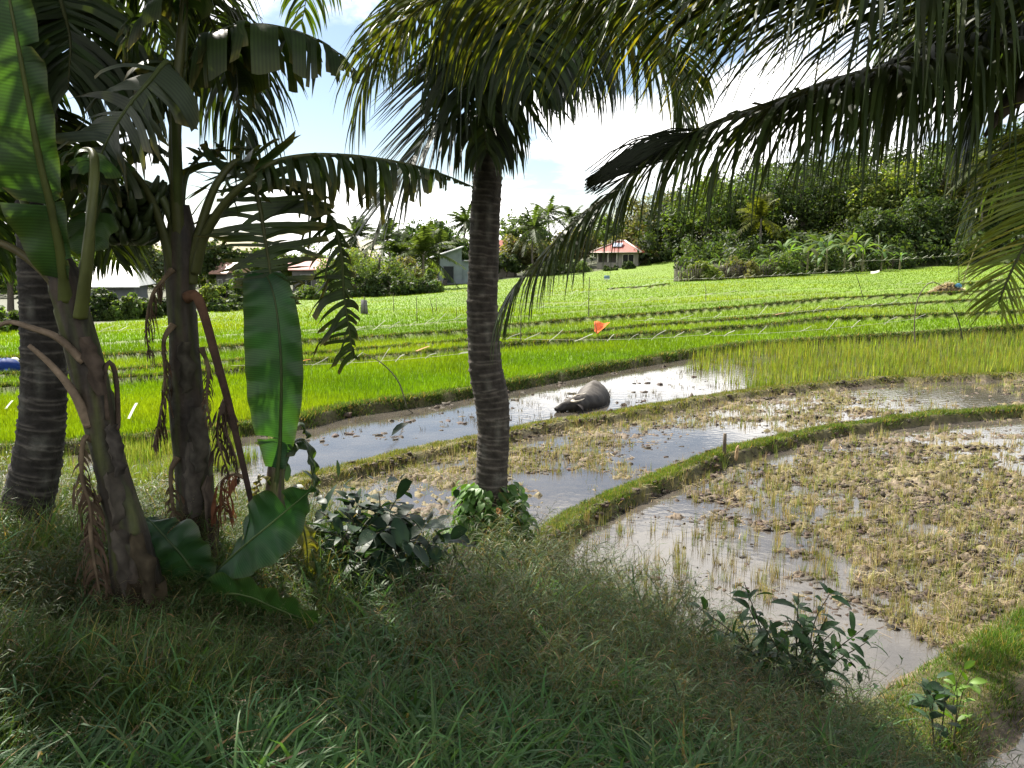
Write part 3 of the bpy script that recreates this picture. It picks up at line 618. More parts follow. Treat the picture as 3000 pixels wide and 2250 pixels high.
F(PR, [(3420, 200, 4.0), (3230, 400, 3.7), (3100, 560, 3.55), (3020, 690, 3.5), (2965, 790, 3.45), (2925, 890, 3.45)], n=110, L=.43, w=.014, fwd=.45, droop=.45, lift=.15, col=(.085, .135, .020), tipcol=(.17, .19, .03), seed=25, yellow=.12, jit=.10, gp=1.3, prof=[.9, 1, 1, .95, .85, .7, .5, .35])  # frond lies in shade; brighter leaflet colours stand in for sunlight on it
F(PR, [(3400, -150, 4.6), (3150, -60, 4.9), (2900, 40, 5.1), (2700, 150, 5.2), (2590, 290, 5.3)], n=80, L=.8, w=.036, fwd=.6, droop=1.2, col=DG, seed=26)
F(PR, [(3400, -150, 4.6), (3200, -170, 5.3), (2960, -80, 5.7), (2740, 20, 6.0), (2600, 140, 6.1)], n=80, L=.8, w=.036, fwd=.6, droop=1.2, col=MG, seed=27)
F(PR, [(3400, -150, 4.6), (3230, 0, 4.9), (3060, 120, 5.1), (2900, 260, 5.2), (2850, 400, 5.2)], n=70, L=.7, w=.036, fwd=.6, droop=1.2, col=DG, seed=28)
F(PR, [(3420, 100, 4.6), (3250, 250, 5.0), (3050, 370, 5.2), (2900, 520, 5.3), (2850, 640, 5.3)], n=70, L=.55, w=.030, fwd=.6, droop=.9, col=MG, seed=29)
mb = MB(); P = spline(px3([(3300, 40, 4.5), (3120, 170, 4.35), (3000, 265, 4.3), (2930, 335, 4.3), (2885, 400, 4.3)]), 24); tube(mb, P, np.interp(np.linspace(0, 1, 24), [0, .3, .7, 1], [.035, .05, .06, .008]), 10, (.040, .032, .020)); mb.build('spathe', M_BARK, PR)
crown_up(PR, at(3400, -150, 4.6), 5, 3.0, 6, (40, 75), -1.2)
# the leaflets folded forward over the end of the big frond
g_ = np.random.default_rng(5); mb = MB()
for k in range(90):
    a_ = at(2090 - 1.9 * k * g_.uniform(.3, 1), 372 + .9 * k, 4.18); e_ = at(1712 + abs(g_.normal(0, 20)), 540 + g_.normal(0, 15), 4.12); mid = (a_ + e_) / 2 + np.array([g_.normal(0, .02), -.03, .05 + g_.normal(0, .03)])
    tube(mb, spline([a_, mid, e_], 8), np.array([.012, .018, .022, .022, .021, .020, .017, .012]), 4, np.array([.028, .038, .014]) * g_.uniform(.7, 1.5), True, .16)
mb.build('folded_leaflets', M_PALM, PR)
# --- left palm
lb = at(25, 1660, 5.2); lb[2] = gz(lb[0], lb[1]) - .1
PL = thing('coconut_palm', 'leaning coconut palm with a thick dark trunk at the left edge behind the banana stems', 'palm tree', lb, 'near coconut palms')
TL = [(15, 1690, 84), (40, 1600, 80), (74, 1500, 74), (116, 1300, 66), (129, 1100, 62), (122, 930, 58), (108, 760, 52), (100, 620, 46), (112, 400, 44), (130, 150, 42), (150, -110, 40)]
palm_trunk([at(p[0], p[1], 5.2) for p in TL], [p[2] / FPX * 5.2 for p in TL], 330, .06, 8, (.034, .030, .026)).build('trunk', M_BARK, PL)
F(PL, [(150, -110, 5.3), (235, -10, 5.5), (295, 70, 5.6), (350, 150, 5.7), (405, 235, 5.7), (450, 330, 5.7)], n=56, L=.5, w=.03, fwd=.6, droop=1.1, col=DG, seed=41)
F(PL, [(150, -110, 5.3), (250, -120, 5.9), (370, -80, 6.3), (440, 30, 6.5), (480, 150, 6.6)], n=52, L=.62, w=.03, fwd=.6, droop=1.2, col=(.075, .115, .03), seed=42)
F(PL, [(150, -110, 5.3), (400, -130, 6.0), (560, -30, 6.3), (640, 110, 6.5), (690, 260, 6.6), (712, 370, 6.6), (728, 450, 6.6)], n=100, L=.72, w=.036, fwd=.5, droop=1.3, col=DG, seed=43)
F(PL, [(150, -110, 5.3), (180, 10, 5.0), (205, 120, 4.9), (200, 260, 4.9)], n=70, L=.7, w=.042, fwd=.5, droop=1.5, col=DG, seed=44)
F(PL, [(150, -110, 5.3), (0, -60, 5.2), (-90, 100, 5.2), (-130, 320, 5.3)], n=70, L=.7, w=.04, fwd=.5, droop=1.3, col=DG, seed=46)
F(PL, [(140, 60, 5.3), (40, 200, 5.6), (-40, 360, 5.8), (-60, 560, 5.9), (-40, 760, 5.9)], n=80, L=.55, w=.034, fwd=.5, droop=1.2, col=(.05, .09, .015), seed=47)
F(PL, [(130, 200, 5.3), (60, 330, 5.7), (10, 480, 5.9), (-10, 640, 6.0), (0, 800, 6.0)], n=80, L=.42, w=.030, fwd=.5, droop=1.1, col=MG, seed=48)
F(PL, [(130, 250, 5.3), (190, 430, 5.7), (240, 560, 5.9), (300, 670, 6.0), (350, 770, 6.1)], n=70, L=.48, w=.036, fwd=.6, droop=.9, col=DG, seed=49)
F(PL, [(130, 300, 5.3), (150, 560, 5.9), (165, 800, 6.3), (180, 980, 6.4), (210, 1130, 6.4)], n=70, L=.30, w=.020, fwd=.8, droop=.6, col=(.05, .08, .015), seed=50)
crown_up(PL, at(150, -110, 5.3), 9, 3.2, 7, (25, 75), .2)
# ------------------------------------------------------------------ banana plants
BG_ = (.040, .085, .018)
def banana_leaf(ctrl, W_, n=46, shred=0.0, droop=.35, fold=.35, col=BG_, seed=0, blade0=.0, prof=None, ref=None, pet=.022, petcol=(.085, .11, .030), gap=.15, lr=(1, 1), fwd=.22, dead=False, wav=.02, J=8, sidebias=0.0, tipr=.004, hang=0.0, keep=1.0, smin=.010, smax=.045):
    """midrib through ctrl; the blade runs from fraction blade0 to the tip, whole or torn into strips along its veins"""
    g = np.random.default_rng(seed); mb = MB(); N_ = 110; P = spline(ctrl, N_); T = tangents(P)
    r = np.interp(np.linspace(0, 1, N_), [0, max(blade0, .02), 1], [pet, pet * .62, tipr])
    tube(mb, P, r, 6, np.asarray(petcol), True, .8)
    hz = P[-1] - P[0]; hz[2] = 0; hz = nrm(hz); sref = np.cross(hz, UP) if ref is None else np.asarray(ref, float)
    if ref is None:
        S0 = np.cross(T, UP); S0 = nrm(S0 + .25 * sref)
    else:
        S0 = nrm(sref[None] - T * (T @ sref)[:, None])
    N0 = nrm(np.cross(S0, T))
    if N0[:, 2].mean() < 0 and ref is None: N0 = -N0
    pr_t = np.linspace(0, 1, 10); pr = prof or [.25, .72, .9, .98, 1, 1, .96, .86, .64, .12]
    base = np.asarray(col, float)
    for s, wm in ((1, lr[0]), (-1, lr[1])):
        t = blade0 + .005; k = 0
        while t < .995:
            torn = g.random() < shred
            dt = (g.uniform(smin, smax) if shred else .04) * (1 if torn or not shred else 2.2)
            t1 = min(t + dt, 1.0); u = np.linspace(t, t1, 4 if torn else 5)
            if shred and g.random() > keep: t = t1; continue
            f = u * (N_ - 1); i = np.clip(f.astype(int), 0, N_ - 2); fr = (f - i)[:, None]
            p = P[i] * (1 - fr) + P[i + 1] * fr; tt = nrm(T[i] * (1 - fr) + T[i + 1] * fr); ss = nrm(S0[i] * (1 - fr) + S0[i + 1] * fr) * s; nn = nrm(N0[i] * (1 - fr) + N0[i + 1] * fr)
            w = W_ * wm * np.interp((u - blade0) / (1 - blade0), pr_t, pr)
            D = nrm(ss * math.cos(fold) + nn * math.sin(fold) + tt * fwd)
            if torn: D = nrm(D + g.normal(0, .2, 3)); w = w * np.linspace(g.uniform(.5, 1.1), g.uniform(.5, 1.1), len(w))
            dr = (droop * g.uniform(.6, 1.5) + hang) if torn else droop
            Q = p.copy(); rows = [Q.copy()]; ctr = None
            for j in range(J):
                q = (j + .5) / J; gk = min(.95, dr * 2.0 / J * (.35 + 1.1 * q)); D = nrm(D * (1 - gk) - UP * gk)
                if torn: D = nrm(D + g.normal(0, .085, 3))
                Q = Q + D * (w / J)[:, None]
                if torn:
                    c_ = Q.mean(0); sq = 1 - gap * .45 * ((j + 1) / J); Qo = c_ + (Q - c_) * sq
                    rows.append(Qo)
                else: rows.append(Q + nn * (wav * np.sin(u * 47 + s + 3 * q) * q)[:, None])
            m = len(u); v = np.stack(rows, 0).reshape(-1, 3); a = np.arange(J)[:, None] * m + np.arange(m - 1)[None]
            cc = base * (1 + g.normal(0, .10)) * (1 + g.normal(0, .03, 3)); cr = np.tile(cc, (len(v), 1))
            if not dead:
                e = np.repeat(np.linspace(0, 1, J + 1), m)[:, None]; cr = cr * (1 - .12 * e) + np.array([.085, .055, .018]) * (e ** 7) * (1.0 if torn else .3)
            mb.add(v, np.stack([a, a + 1, a + m + 1, a + m], -1).reshape(-1, 4), None, np.hstack([np.clip(cr, .004, 1), np.tile(u, len(v) // m)[:, None]])); t = t1; k += 1
    return mb
def BL(parent, ctrl, W_, name='leaf', **k):
    k.setdefault('seed', 900 + len(bpy.data.objects)); lab = k.pop('label', None); mat = k.pop('mat', M_BANANA)
    o = banana_leaf(px3(ctrl) if len(ctrl[0]) == 3 and not isinstance(ctrl[0], np.ndarray) else ctrl, W_, **k).build(name, mat, parent)
    if lab: o['label'] = lab
    return o
def stem(parent, pts, Y, seed, name='pseudostem', tone=1.0):
    """pts: (px, py, width px); sheathed, slightly faceted stem with peeling edges"""
    g = np.random.default_rng(seed); C = np.array([np.append(at(p[0], p[1], p[3] if len(p) > 3 else Y), p[2] / 2 / FPX * Y) for p in pts]); S_ = spline(C, 110); P, r = S_[:, :3], S_[:, 3]
    sides = 28; T = tangents(P); A = nrm(np.cross(T, np.array([0, 1., 0]))); B = np.cross(A, T); a = np.linspace(0, 2 * np.pi, sides, endpoint=False)
    s = np.linspace(0, 1, 110); L = np.linalg.norm(np.diff(P, axis=0), axis=1).sum()
    lay = (a[None] / (2 * np.pi) * 3 + s[:, None] * L * 1.1 + seed * .37) % 1.0
    rad = r[:, None] * (.93 + .13 * lay ** 3 + .05 * perlin(a[None] * 2 + seed, s[:, None] * L * 5))
    v = P[:, None] + rad[..., None] * (np.cos(a)[None, :, None] * A[:, None] + np.sin(a)[None, :, None] * B[:, None])
    n1 = perlin(a[None] * 1.6 + seed, s[:, None] * L * 2.6)[..., None]; n2 = perlin(a[None] * 4 + seed * 2, s[:, None] * L * 2.0)[..., None]
    gcol = np.array([.105, .115, .035]); bcol = np.array([.085, .062, .042]); gr = np.array([.10, .088, .072])
    c = gcol + (bcol - gcol) * sstep(-.22, .14, n1 + .12 * n2); c = c + (gr - c) * sstep(.12, .4, n2) * .8; c = c * (.75 + .3 * lay[..., None]) * tone
    i = np.arange(109)[:, None] * sides; j = np.arange(sides)[None]; j2 = (j + 1) % sides; mb = MB()
    mb.add(v.reshape(-1, 3), np.stack([i + j, i + j2, i + sides + j2, i + sides + j], -1).reshape(-1, 4), None, np.clip(c, .01, 1).reshape(-1, 3))
    return mb.build(name, M_PSEUDO, parent)
def hanging_dead(parent, pts, W_, seed, col=(.075, .052, .034), label=None, **k):
    k.setdefault('shred', 1.0); k.setdefault('keep', .8)
    return BL(parent, pts, W_ * 1.8, name='dead_leaf', mat=M_DEAD, droop=1.0, hang=.5, fold=-.3, col=col, petcol=(.13, .095, .06), dead=True, gap=.7, seed=seed, blade0=.12, fwd=.5, J=6, label=label, **k)
def sheath(parent, x, y, Y, h, w, seed, col=(.16, .13, .10), lean=0):
    """a peeling dry sheath strip on a stem"""
    g = np.random.default_rng(seed); mb = MB(); n = 12
    P = np.array([at(x + lean * q + g.normal(0, 3), y + h * q, Y - .02 * q) for q in np.linspace(0, 1, n)]); wv = w * .62 / FPX * Y * np.sin(np.pi * np.linspace(.12, .95, n)) ** .5 * g.uniform(.7, 1.15, n)
    a = np.linspace(-1, 1, 5); v = P[:, None] + np.stack([a[None] * wv[:, None], -.05 + .05 * (a[None] ** 2) + 0 * wv[:, None] + .015 * np.sin(9 * a[None] + np.arange(n)[:, None]), 0 * wv[:, None] * a[None]], -1)
    k = np.arange(n - 1)[:, None] * 5 + np.arange(4)[None]; cc = np.asarray(col) * .40 * np.tile(g.uniform(.55, 1.35, (1, 5)), (n, 1)).reshape(-1, 1) * g.uniform(.85, 1.15, (n * 5, 1))
    mb.add(v.reshape(-1, 3), np.stack([k, k + 1, k + 6, k + 5], -1).reshape(-1, 4), None, cc); return mb.build('dry_sheath', M_DEAD, parent)

# --- leaning plant at the left
ba = at(430, 1890, 4.15); ba[2] = gz(ba[0], ba[1]) - .08
BA = thing('banana_plant', 'leaning banana plant at left whose tall upright leaf fills the upper left corner', 'banana plant', ba, 'near banana plants')
stem(BA, [(452, 1985, 205), (425, 1870, 180), (398, 1700, 150), (374, 1546, 118), (333, 1400, 98), (298, 1270, 94), (276, 1160, 104), (244, 1020, 100), (216, 920, 96), (192, 830, 100), (170, 760, 70)], 4.15, 3, tone=.5)
BL(BA, [(192, 880, 4.10), (176, 740, 4.02), (150, 610, 3.96), (112, 450, 3.90), (84, 300, 3.86), (56, 150, 3.82), (28, 0, 3.8), (5, -130, 3.8)], .30, blade0=.07, shred=.10, droop=.05, fold=.30, ref=(1, .25, 0), seed=2, pet=.045, col=(.030, .066, .018), petcol=(.11, .13, .035), gap=.05, lr=(.36, 1.05), prof=[.28, .5, .62, .75, .95, 1, 1, .97, .9, .7], label='broad upright green leaf')
BL(BA, [(235, 930, 4.08), (252, 800, 4.05), (266, 640, 4.05), (276, 500, 4.1), (262, 440, 4.2), (180, 470, 4.3), (100, 540, 4.4)], .20, blade0=.52, shred=.8, droop=.9, fold=.1, seed=4, pet=.040, petcol=(.125, .14, .040))
BL(BA, [(190, 900, 4.12), (150, 820, 4.1), (80, 755, 4.1), (0, 712, 4.1), (-110, 690, 4.15), (-260, 760, 4.2)], .2, blade0=.5, shred=.7, droop=.9, seed=5, pet=.034, petcol=(.14, .12, .055))
BL(BA, [(180, 850, 4.14), (140, 730, 4.15), (80, 610, 4.2), (25, 500, 4.2), (-30, 400, 4.2), (-120, 330, 4.25), (-230, 400, 4.3)], .24, blade0=.45, shred=.5, droop=.8, seed=6, pet=.032, petcol=(.10, .12, .04))
BL(BA, [(205, 900, 4.2), (235, 800, 4.3), (290, 620, 4.45), (330, 500, 4.5), (310, 440, 4.5)], .20, blade0=.35, shred=.3, droop=.6, seed=7, pet=.03)
for pts, sd_ in ((([(246, 1060, 4.08), (170, 990, 4.05), (90, 960, 4.05), (20, 945, 4.1), (-60, 990, 4.1)]), 8), (([(262, 1250, 4.08), (215, 1150, 4.05), (150, 1070, 4.05), (85, 1012, 4.05)]), 9)):
    mb = MB(); P = spline(px3(pts), 30); tube(mb, P, np.linspace(.030, .012, 30), 7, (.17, .125, .085), True, .7); mb.build('dry_stalk', M_WOOD, BA)
mb = MB(); tube(mb, spline(px3([(316, 1230, 4.1), (304, 1130, 4.12), (312, 1068, 4.14), (330, 1070, 4.16), (342, 1130, 4.18), (346, 1240, 4.16), (338, 1262, 4.14)]), 30), np.full(30, .014), 6, (.07, .05, .035), True, .5); mb.build('dry_stalk', M_WOOD, BA)
hanging_dead(BA, [(275, 1290, 4.1), (245, 1290, 4.05), (240, 1400, 4.02), (262, 1480, 4.02), (272, 1600, 4.02)], .10, 31)
hanging_dead(BA, [(300, 1450, 4.1), (266, 1500, 4.05), (272, 1620, 4.0), (300, 1780, 4.0)], .12, 32)
for a in ((350, 1545, 4.08, 190, 62, 1, (.17, .145, .115), 30), (400, 1560, 4.07, 210, 50, 2, (.12, .095, .06), 50), (330, 1240, 4.09, 150, 36, 3, (.15, .13, .11), 25), (250, 985, 4.1, 170, 42, 4, (.16, .12, .09), 50), (330, 1380, 4.09, 150, 44, 5, (.14, .12, .095), 20), (390, 1700, 4.05, 200, 70, 6, (.10, .075, .045), 20), (470, 1700, 4.08, 200, 50, 7, (.11, .085, .05), 10)): sheath(BA, a[0], a[1], a[2], a[3], a[4], a[5], a[6], a[7])
# --- middle plant
bb = at(575, 1850, 4.95); bb[2] = gz(bb[0], bb[1]) - .08
BBP = thing('banana_plant', 'taller middle banana plant with torn drooping leaves and a dark fruit bunch', 'banana plant', bb, 'near banana plants')
stem(BBP, [(588, 1960, 160), (584, 1800, 142), (578, 1640, 130), (568, 1420, 112), (554, 1230, 108), (542, 1080, 94), (536, 980, 84), (530, 860, 84), (532, 760, 92), (532, 690, 86), (528, 600, 50)], 4.95, 6, tone=.4)
BL(BBP, [(528, 760, 4.92), (517, 600, 4.88), (511, 450, 4.86), (513, 330, 4.85), (522, 200, 4.85), (535, 60, 4.86), (552, -120, 4.9), (575, -330, 4.95), (640, -480, 5.0)], .32, blade0=.55, shred=.6, droop=.6, seed=12, pet=.042, petcol=(.10, .105, .035))
BL(BBP, [(505, 800, 4.9), (480, 690, 4.86), (440, 580, 4.8), (385, 500, 4.7), (320, 455, 4.6), (240, 470, 4.5), (170, 560, 4.45), (140, 680, 4.45)], .26, blade0=.5, shred=.85, droop=1.0, seed=13, pet=.036, col=(.030, .055, .016), petcol=(.10, .11, .038))
BL(BBP, [(560, 830, 4.92), (575, 720, 4.9), (605, 610, 4.9), (640, 530, 4.9), (690, 475, 4.95), (725, 500, 5.0), (755, 580, 5.0), (775, 690, 5.0), (792, 800, 5.0), (800, 880, 5.0)], .43, blade0=.40, shred=1.0, smin=.008, smax=.030, droop=.14, fold=-.1, ref=(1, .1, .10), seed=14, pet=.036, col=(.032, .052, .016), gap=.7, petcol=(.11, .12, .04), fwd=-.1, prof=[.6, .9, 1, 1, 1, .98, .9, .8, .6, .4])
BL(BBP, [(572, 800, 4.9), (600, 690, 4.86), (655, 600, 4.82), (720, 535, 4.8), (800, 478, 4.8), (900, 456, 4.8), (1010, 456, 4.82), (1110, 466, 4.85), (1210, 485, 4.9), (1300, 512, 4.95), (1388, 548, 5.0)], .40, blade0=.36, shred=1.0, smin=.007, smax=.026, droop=1.6, fold=.05, seed=15, pet=.036, col=(.032, .052, .016), gap=.9, petcol=(.11, .12, .04), prof=[.5, .8, 1, 1, 1, 1, .9, .5, .1, .02], fwd=.25, keep=.9)
BL(BBP, [(566, 780, 5.0), (620, 660, 5.05), (700, 570, 5.1), (800, 548, 5.1), (900, 570, 5.15), (970, 640, 5.2), (1000, 740, 5.2), (1008, 860, 5.2), (1022, 960, 5.2), (1036, 1050, 5.2)], .34, blade0=.38, shred=1.0, smin=.008, smax=.03, droop=.42, fold=-.1, ref=(.95, -.3, .25), seed=16, pet=.034, col=(.028, .045, .014), gap=.7, lr=(.35, 1.0), fwd=.35, prof=[.5, .8, .9, .9, .9, 1, 1, 1, .9, .5])
BL(BBP, [(524, 640, 4.95), (520, 400, 5.05), (545, 190, 5.1), (640, 95, 5.1), (740, 74, 5.1), (820, 80, 5.1), (910, 108, 5.1), (990, 155, 5.1), (1050, 215, 5.1)], .46, blade0=.42, shred=.85, smin=.008, smax=.035, droop=1.3, fold=.05, seed=17, pet=.034, col=(.035, .058, .018), gap=.4, prof=[.6, .9, 1, 1, 1, .95, .85, .7, .45, .15])
BL(BBP, [(526, 640, 5.0), (520, 420, 5.1), (530, 240, 5.15), (580, 130, 5.2), (650, 120, 5.25), (690, 190, 5.25), (700, 280, 5.25)], .46, blade0=.42, shred=.9, droop=1.1, seed=18, pet=.03, col=(.028, .045, .014))
BL(BBP, [(522, 640, 4.9), (512, 400, 4.75), (505, 230, 4.62), (490, 180, 4.55), (440, 235, 4.45), (385, 300, 4.40), (335, 375, 4.38), (298, 450, 4.38), (280, 520, 4.4)], .52, blade0=.50, shred=.85, droop=.5, fold=-.15, ref=(-.75, .35, .45), seed=19, pet=.026, col=(.050, .066, .038), gap=.15, lr=(1.0, .75))
BL(BBP, [(535, 300, 4.9), (545, 60, 4.9), (520, -60, 4.85), (470, 10, 4.8), (415, 80, 4.8), (370, 170, 4.8)], .34, blade0=.40, shred=.9, droop=1.0, seed=20, pet=.02, col=(.028, .045, .014))
BL(BBP, [(530, 640, 5.0), (545, 520, 5.05), (600, 450, 5.1), (680, 440, 5.15), (750, 440, 5.2)], .14, blade0=.45, shred=.9, droop=.4, seed=22, pet=.024, col=(.025, .038, .014))
BL(BBP, [(528, 690, 5.05), (500, 520, 5.15), (440, 430, 5.25), (370, 420, 5.3), (300, 480, 5.3), (260, 580, 5.3)], .24, blade0=.4, shred=.8, droop=1.0, seed=23, pet=.026, col=(.025, .04, .014))
hanging_dead(BBP, [(505, 790, 4.85), (478, 820, 4.8), (445, 870, 4.78), (428, 960, 4.78), (440, 1050, 4.78)], .11, 33)
hanging_dead(BBP, [(508, 950, 4.85), (480, 1000, 4.8), (484, 1110, 4.8), (468, 1220, 4.8), (448, 1310, 4.8)], .12, 34)
hanging_dead(BBP, [(590, 1020, 4.9), (610, 1080, 4.85), (606, 1180, 4.85), (622, 1260, 4.85)], .06, 35)
hanging_dead(BBP, [(520, 1340, 4.85), (500, 1390, 4.8), (510, 1520, 4.8), (530, 1680, 4.8)], .10, 36)
mb = MB(); P = spline(px3([(545, 872, 4.86), (575, 868, 4.82), (600, 930, 4.78), (636, 1060, 4.75), (672, 1190, 4.75), (702, 1320, 4.75), (725, 1420, 4.75), (742, 1500, 4.75)]), 40); tube(mb, P, np.interp(np.linspace(0, 1, 40), [0, .15, 1], [.036, .028, .016]), 8, np.stack([np.interp(np.linspace(0, 1, 40), [0, .3, 1], v) for v in ((.11, .055, .025), (.055, .032, .017), (.03, .022, .014))], 1), True, .7)
o = mb.build('dry_stalk', M_WOOD, BBP); o['label'] = 'reddish brown bent stalk'
hanging_dead(BBP, [(690, 1240, 4.76), (660, 1170, 4.76), (636, 1260, 4.78), (650, 1330, 4.78), (672, 1390, 4.78)], .10, 37, (.05, .036, .026))
hanging_dead(BBP, [(640, 1090, 4.76), (668, 1160, 4.78), (660, 1250, 4.8), (690, 1340, 4.8), (700, 1420, 4.8)], .07, 47, (.04, .03, .024))
hanging_dead(BBP, [(722, 1400, 4.76), (680, 1390, 4.78), (648, 1420, 4.8), (660, 1500, 4.8)], .14, 38, (.13, .055, .03), 'rust brown withered leaf')
for a in ((575, 1190, 4.86, 190, 52, 11, (.14, .125, .10), 10), (560, 1290, 4.86, 220, 50, 12, (.15, .13, .105), 12), (612, 1390, 4.85, 420, 34, 13, (.17, .135, .105), 22), (545, 1000, 4.88, 150, 40, 14, (.15, .135, .10), 0), (560, 1500, 4.86, 220, 60, 15, (.09, .07, .045), 10)): sheath(BBP, *a)
# bunch of green fruit
mb = MB(); P = spline(px3([(520, 690, 4.95), (480, 590, 4.9), (430, 540, 4.88), (390, 560, 4.9), (378, 640, 4.9), (372, 720, 4.9)]), 30); tube(mb, P, np.linspace(.03, .018, 30), 7, (.06, .075, .025)); bunch = mb.build('fruit_bunch', M_STALK, BBP)
g_ = np.random.default_rng(9)
for hnd in range(5):
    c = spline(px3([(386, 560, 4.9), (376, 625, 4.9), (370, 690, 4.9)]), 5)[hnd]; mb = MB()
    for f_ in range(8):
        for row in range(2):
            a = f_ / 8 * 2 * np.pi + .4 * row + .5 * hnd + g_.normal(0, .12); d = np.array([math.cos(a), math.sin(a), 0]); L_ = .20 * (1 - .06 * hnd) * g_.uniform(.8, 1.15)
            pts = [c + d * .02 + UP * .03 * row, c + d * (.05 + L_ * .25) - UP * (.035 - .03 * row), c + d * (.06 + L_ * .62) - UP * (.02 - .03 * row), c + d * (.05 + L_ * .9) + UP * (.05 + .03 * row)]
            tube(mb, spline(pts, 7), [.010, .020, .026, .027, .025, .018, .008], 6, np.array([.030, .045, .014]) * g_.uniform(.75, 1.2))
    o = mb.build('banana_hand', M_FRUIT, BBP); o.parent = bunch; o.location = (0, 0, 0)
# --- the young plant with the tall upright leaf, right of the two stems
bc = at(800, 1480, 5.0); bc[2] = gz(bc[0], bc[1]) - .06
BC = thing('banana_sucker', 'young banana plant with one tall intact upright leaf right of the clump', 'banana plant', bc, 'near banana plants')
stem(BC, [(800, 1620, 70, 5.0), (802, 1540, 64, 5.0), (806, 1430, 58, 5.0), (812, 1340, 46, 5.0), (816, 1270, 26, 5.0)], 5.0, 9)
BL(BC, [(806, 1440, 4.96), (818, 1330, 4.95), (822, 1230, 4.94), (824, 1100, 4.92), (818, 980, 4.92), (805, 880, 4.94), (785, 815, 4.98), (765, 790, 5.03)], .200, blade0=.10, shred=.05, droop=.06, fold=.12, ref=(1, .25, 0), seed=27, pet=.022, col=(.030, .085, .028), petcol=(.085, .12, .04), lr=(.66, 1.04), prof=[.35, .62, .82, .95, 1, 1, .97, .9, .78, .5], label='tall upright unbroken leaf')
BL(BC, [(815, 1430, 5.02), (850, 1320, 5.05), (885, 1290, 5.06), (905, 1330, 5.06), (915, 1390, 5.06), (922, 1450, 5.06)], .13, blade0=.2, shred=.3, droop=.9, seed=28, pet=.018, col=(.028, .055, .018))
BL(BC, [(808, 1400, 5.05), (850, 1250, 5.08), (880, 1240, 5.1), (900, 1280, 5.12)], .10, blade0=.25, shred=.2, droop=.8, seed=29, pet=.016, col=(.028, .055, .018))
BL(BC, [(795, 1420, 4.96), (770, 1395, 4.9), (755, 1420, 4.88), (748, 1470, 4.88)], .05, blade0=.2, shred=.3, droop=.8, seed=30, pet=.014, col=(.14, .12, .04))
BL(BC, [(815, 1470, 4.95), (850, 1500, 4.9), (885, 1540, 4.88), (900, 1620, 4.86), (895, 1700, 4.85)], .11, blade0=.2, shred=.4, droop=.8, seed=44, pet=.014, col=(.12, .115, .022), label='yellowing drooped leaf')
# --- low sucker with three broad leaves in front
bd = at(610, 1850, 4.45); bd[2] = gz(bd[0], bd[1]) - .05
BD = thing('banana_sucker', 'low young banana plant with broad dark leaves spread in front of the stems', 'banana plant', bd, 'near banana plants')
stem(BD, [(612, 1880, 44), (608, 1780, 40), (606, 1700, 30)], 4.4, 12, tone=.8)
BL(BD, [(606, 1740, 4.40), (640, 1672, 4.36), (700, 1612, 4.33), (780, 1545, 4.32), (860, 1478, 4.34), (918, 1428, 4.38)], .195, blade0=.12, shred=.07, droop=.10, fold=.12, ref=(.72, .05, .80), seed=51, pet=.018, col=(.028, .080, .028), petcol=(.12, .18, .06), prof=[.45, .85, .98, 1, 1, .97, .9, .78, .58, .12], lr=(1.0, .95))
BL(BD, [(604, 1750, 4.36), (575, 1690, 4.30), (535, 1630, 4.27), (490, 1580, 4.26), (440, 1528, 4.28), (400, 1500, 4.3)], .165, blade0=.15, shred=.06, droop=.15, fold=.1, ref=(.75, .15, -.65), seed=52, pet=.018, col=(.022, .058, .022), petcol=(.07, .11, .04), prof=[.4, .85, 1, 1, 1, .95, .9, .75, .55, .15])
BL(BD, [(606, 1790, 4.36), (660, 1742, 4.22), (730, 1748, 4.16), (800, 1778, 4.12), (870, 1806, 4.10), (945, 1838, 4.1)], .15, blade0=.12, shred=0, droop=.2, fold=.1, ref=(.30, -.55, .80), seed=53, pet=.016, col=(.036, .085, .028), petcol=(.12, .18, .06), prof=[.45, .8, .95, 1, 1, 1, .95, .85, .62, .15])
# ------------------------------------------------------------------ undergrowth on the embankment
def emb_pts(n, phi0, phi1, a0, a1, dens=None):
    x, y = polar_pts(n, phi0, phi1, a0, a1)
    # the grass stands higher than the paddies: use the real ground for the polar fan
    x, y = x * .62, y * .62
    k = (emb_sd(x, y) > -.12) & (rng.random(n) < 1 - .6 * sstep(.46, .56, x / np.maximum(y, .5)))
    if dens is not None: k &= rng.random(n) < dens(x, y)
    return x[k], y[k]
def hmul(x, y): return 1 - .62 * np.exp(-((x + 1.62) / .85) ** 2 - ((y - 3.95) / .62) ** 2) - .35 * np.exp(-((x + .9) / .5) ** 2 - ((y - 4.6) / .5) ** 2)
def pxof(x, y, z):
    """where a ground point lies between left (0) and right (3000): used for the kind of grass that grows there"""
    return 1500 + FPX * x / (y * _c - (z - CAM_H) * _s)
def grass(n, phi, a, h, w, base, name, label, lean=.5, seg=4, curve=.8, dens=None, dry=.06, hv=(.55, 1.15), tip=(1.25, 1.25, 1.1), cat='grass'):
    x, y = emb_pts(n, *phi, *a, dens=dens); n = len(x); d = np.hypot(x, y)
    z = terrain(x, y, False) - .02; cl = .75 + .55 * perlin(x * 1.6, y * 1.6) + .25 * perlin(x * 5, y * 5)
    col = cvar(base, n, .22, .08); k = rng.random(n) < dry; col[k] = cvar((.20, .155, .075), int(k.sum()), .25)
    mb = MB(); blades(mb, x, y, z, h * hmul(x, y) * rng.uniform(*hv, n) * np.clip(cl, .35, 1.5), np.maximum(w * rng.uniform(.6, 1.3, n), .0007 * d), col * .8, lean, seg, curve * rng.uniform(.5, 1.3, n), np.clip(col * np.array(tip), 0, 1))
    return tag(mb.build(name, M_GRASS), label, cat, 'grass of the embankment', 'stuff')
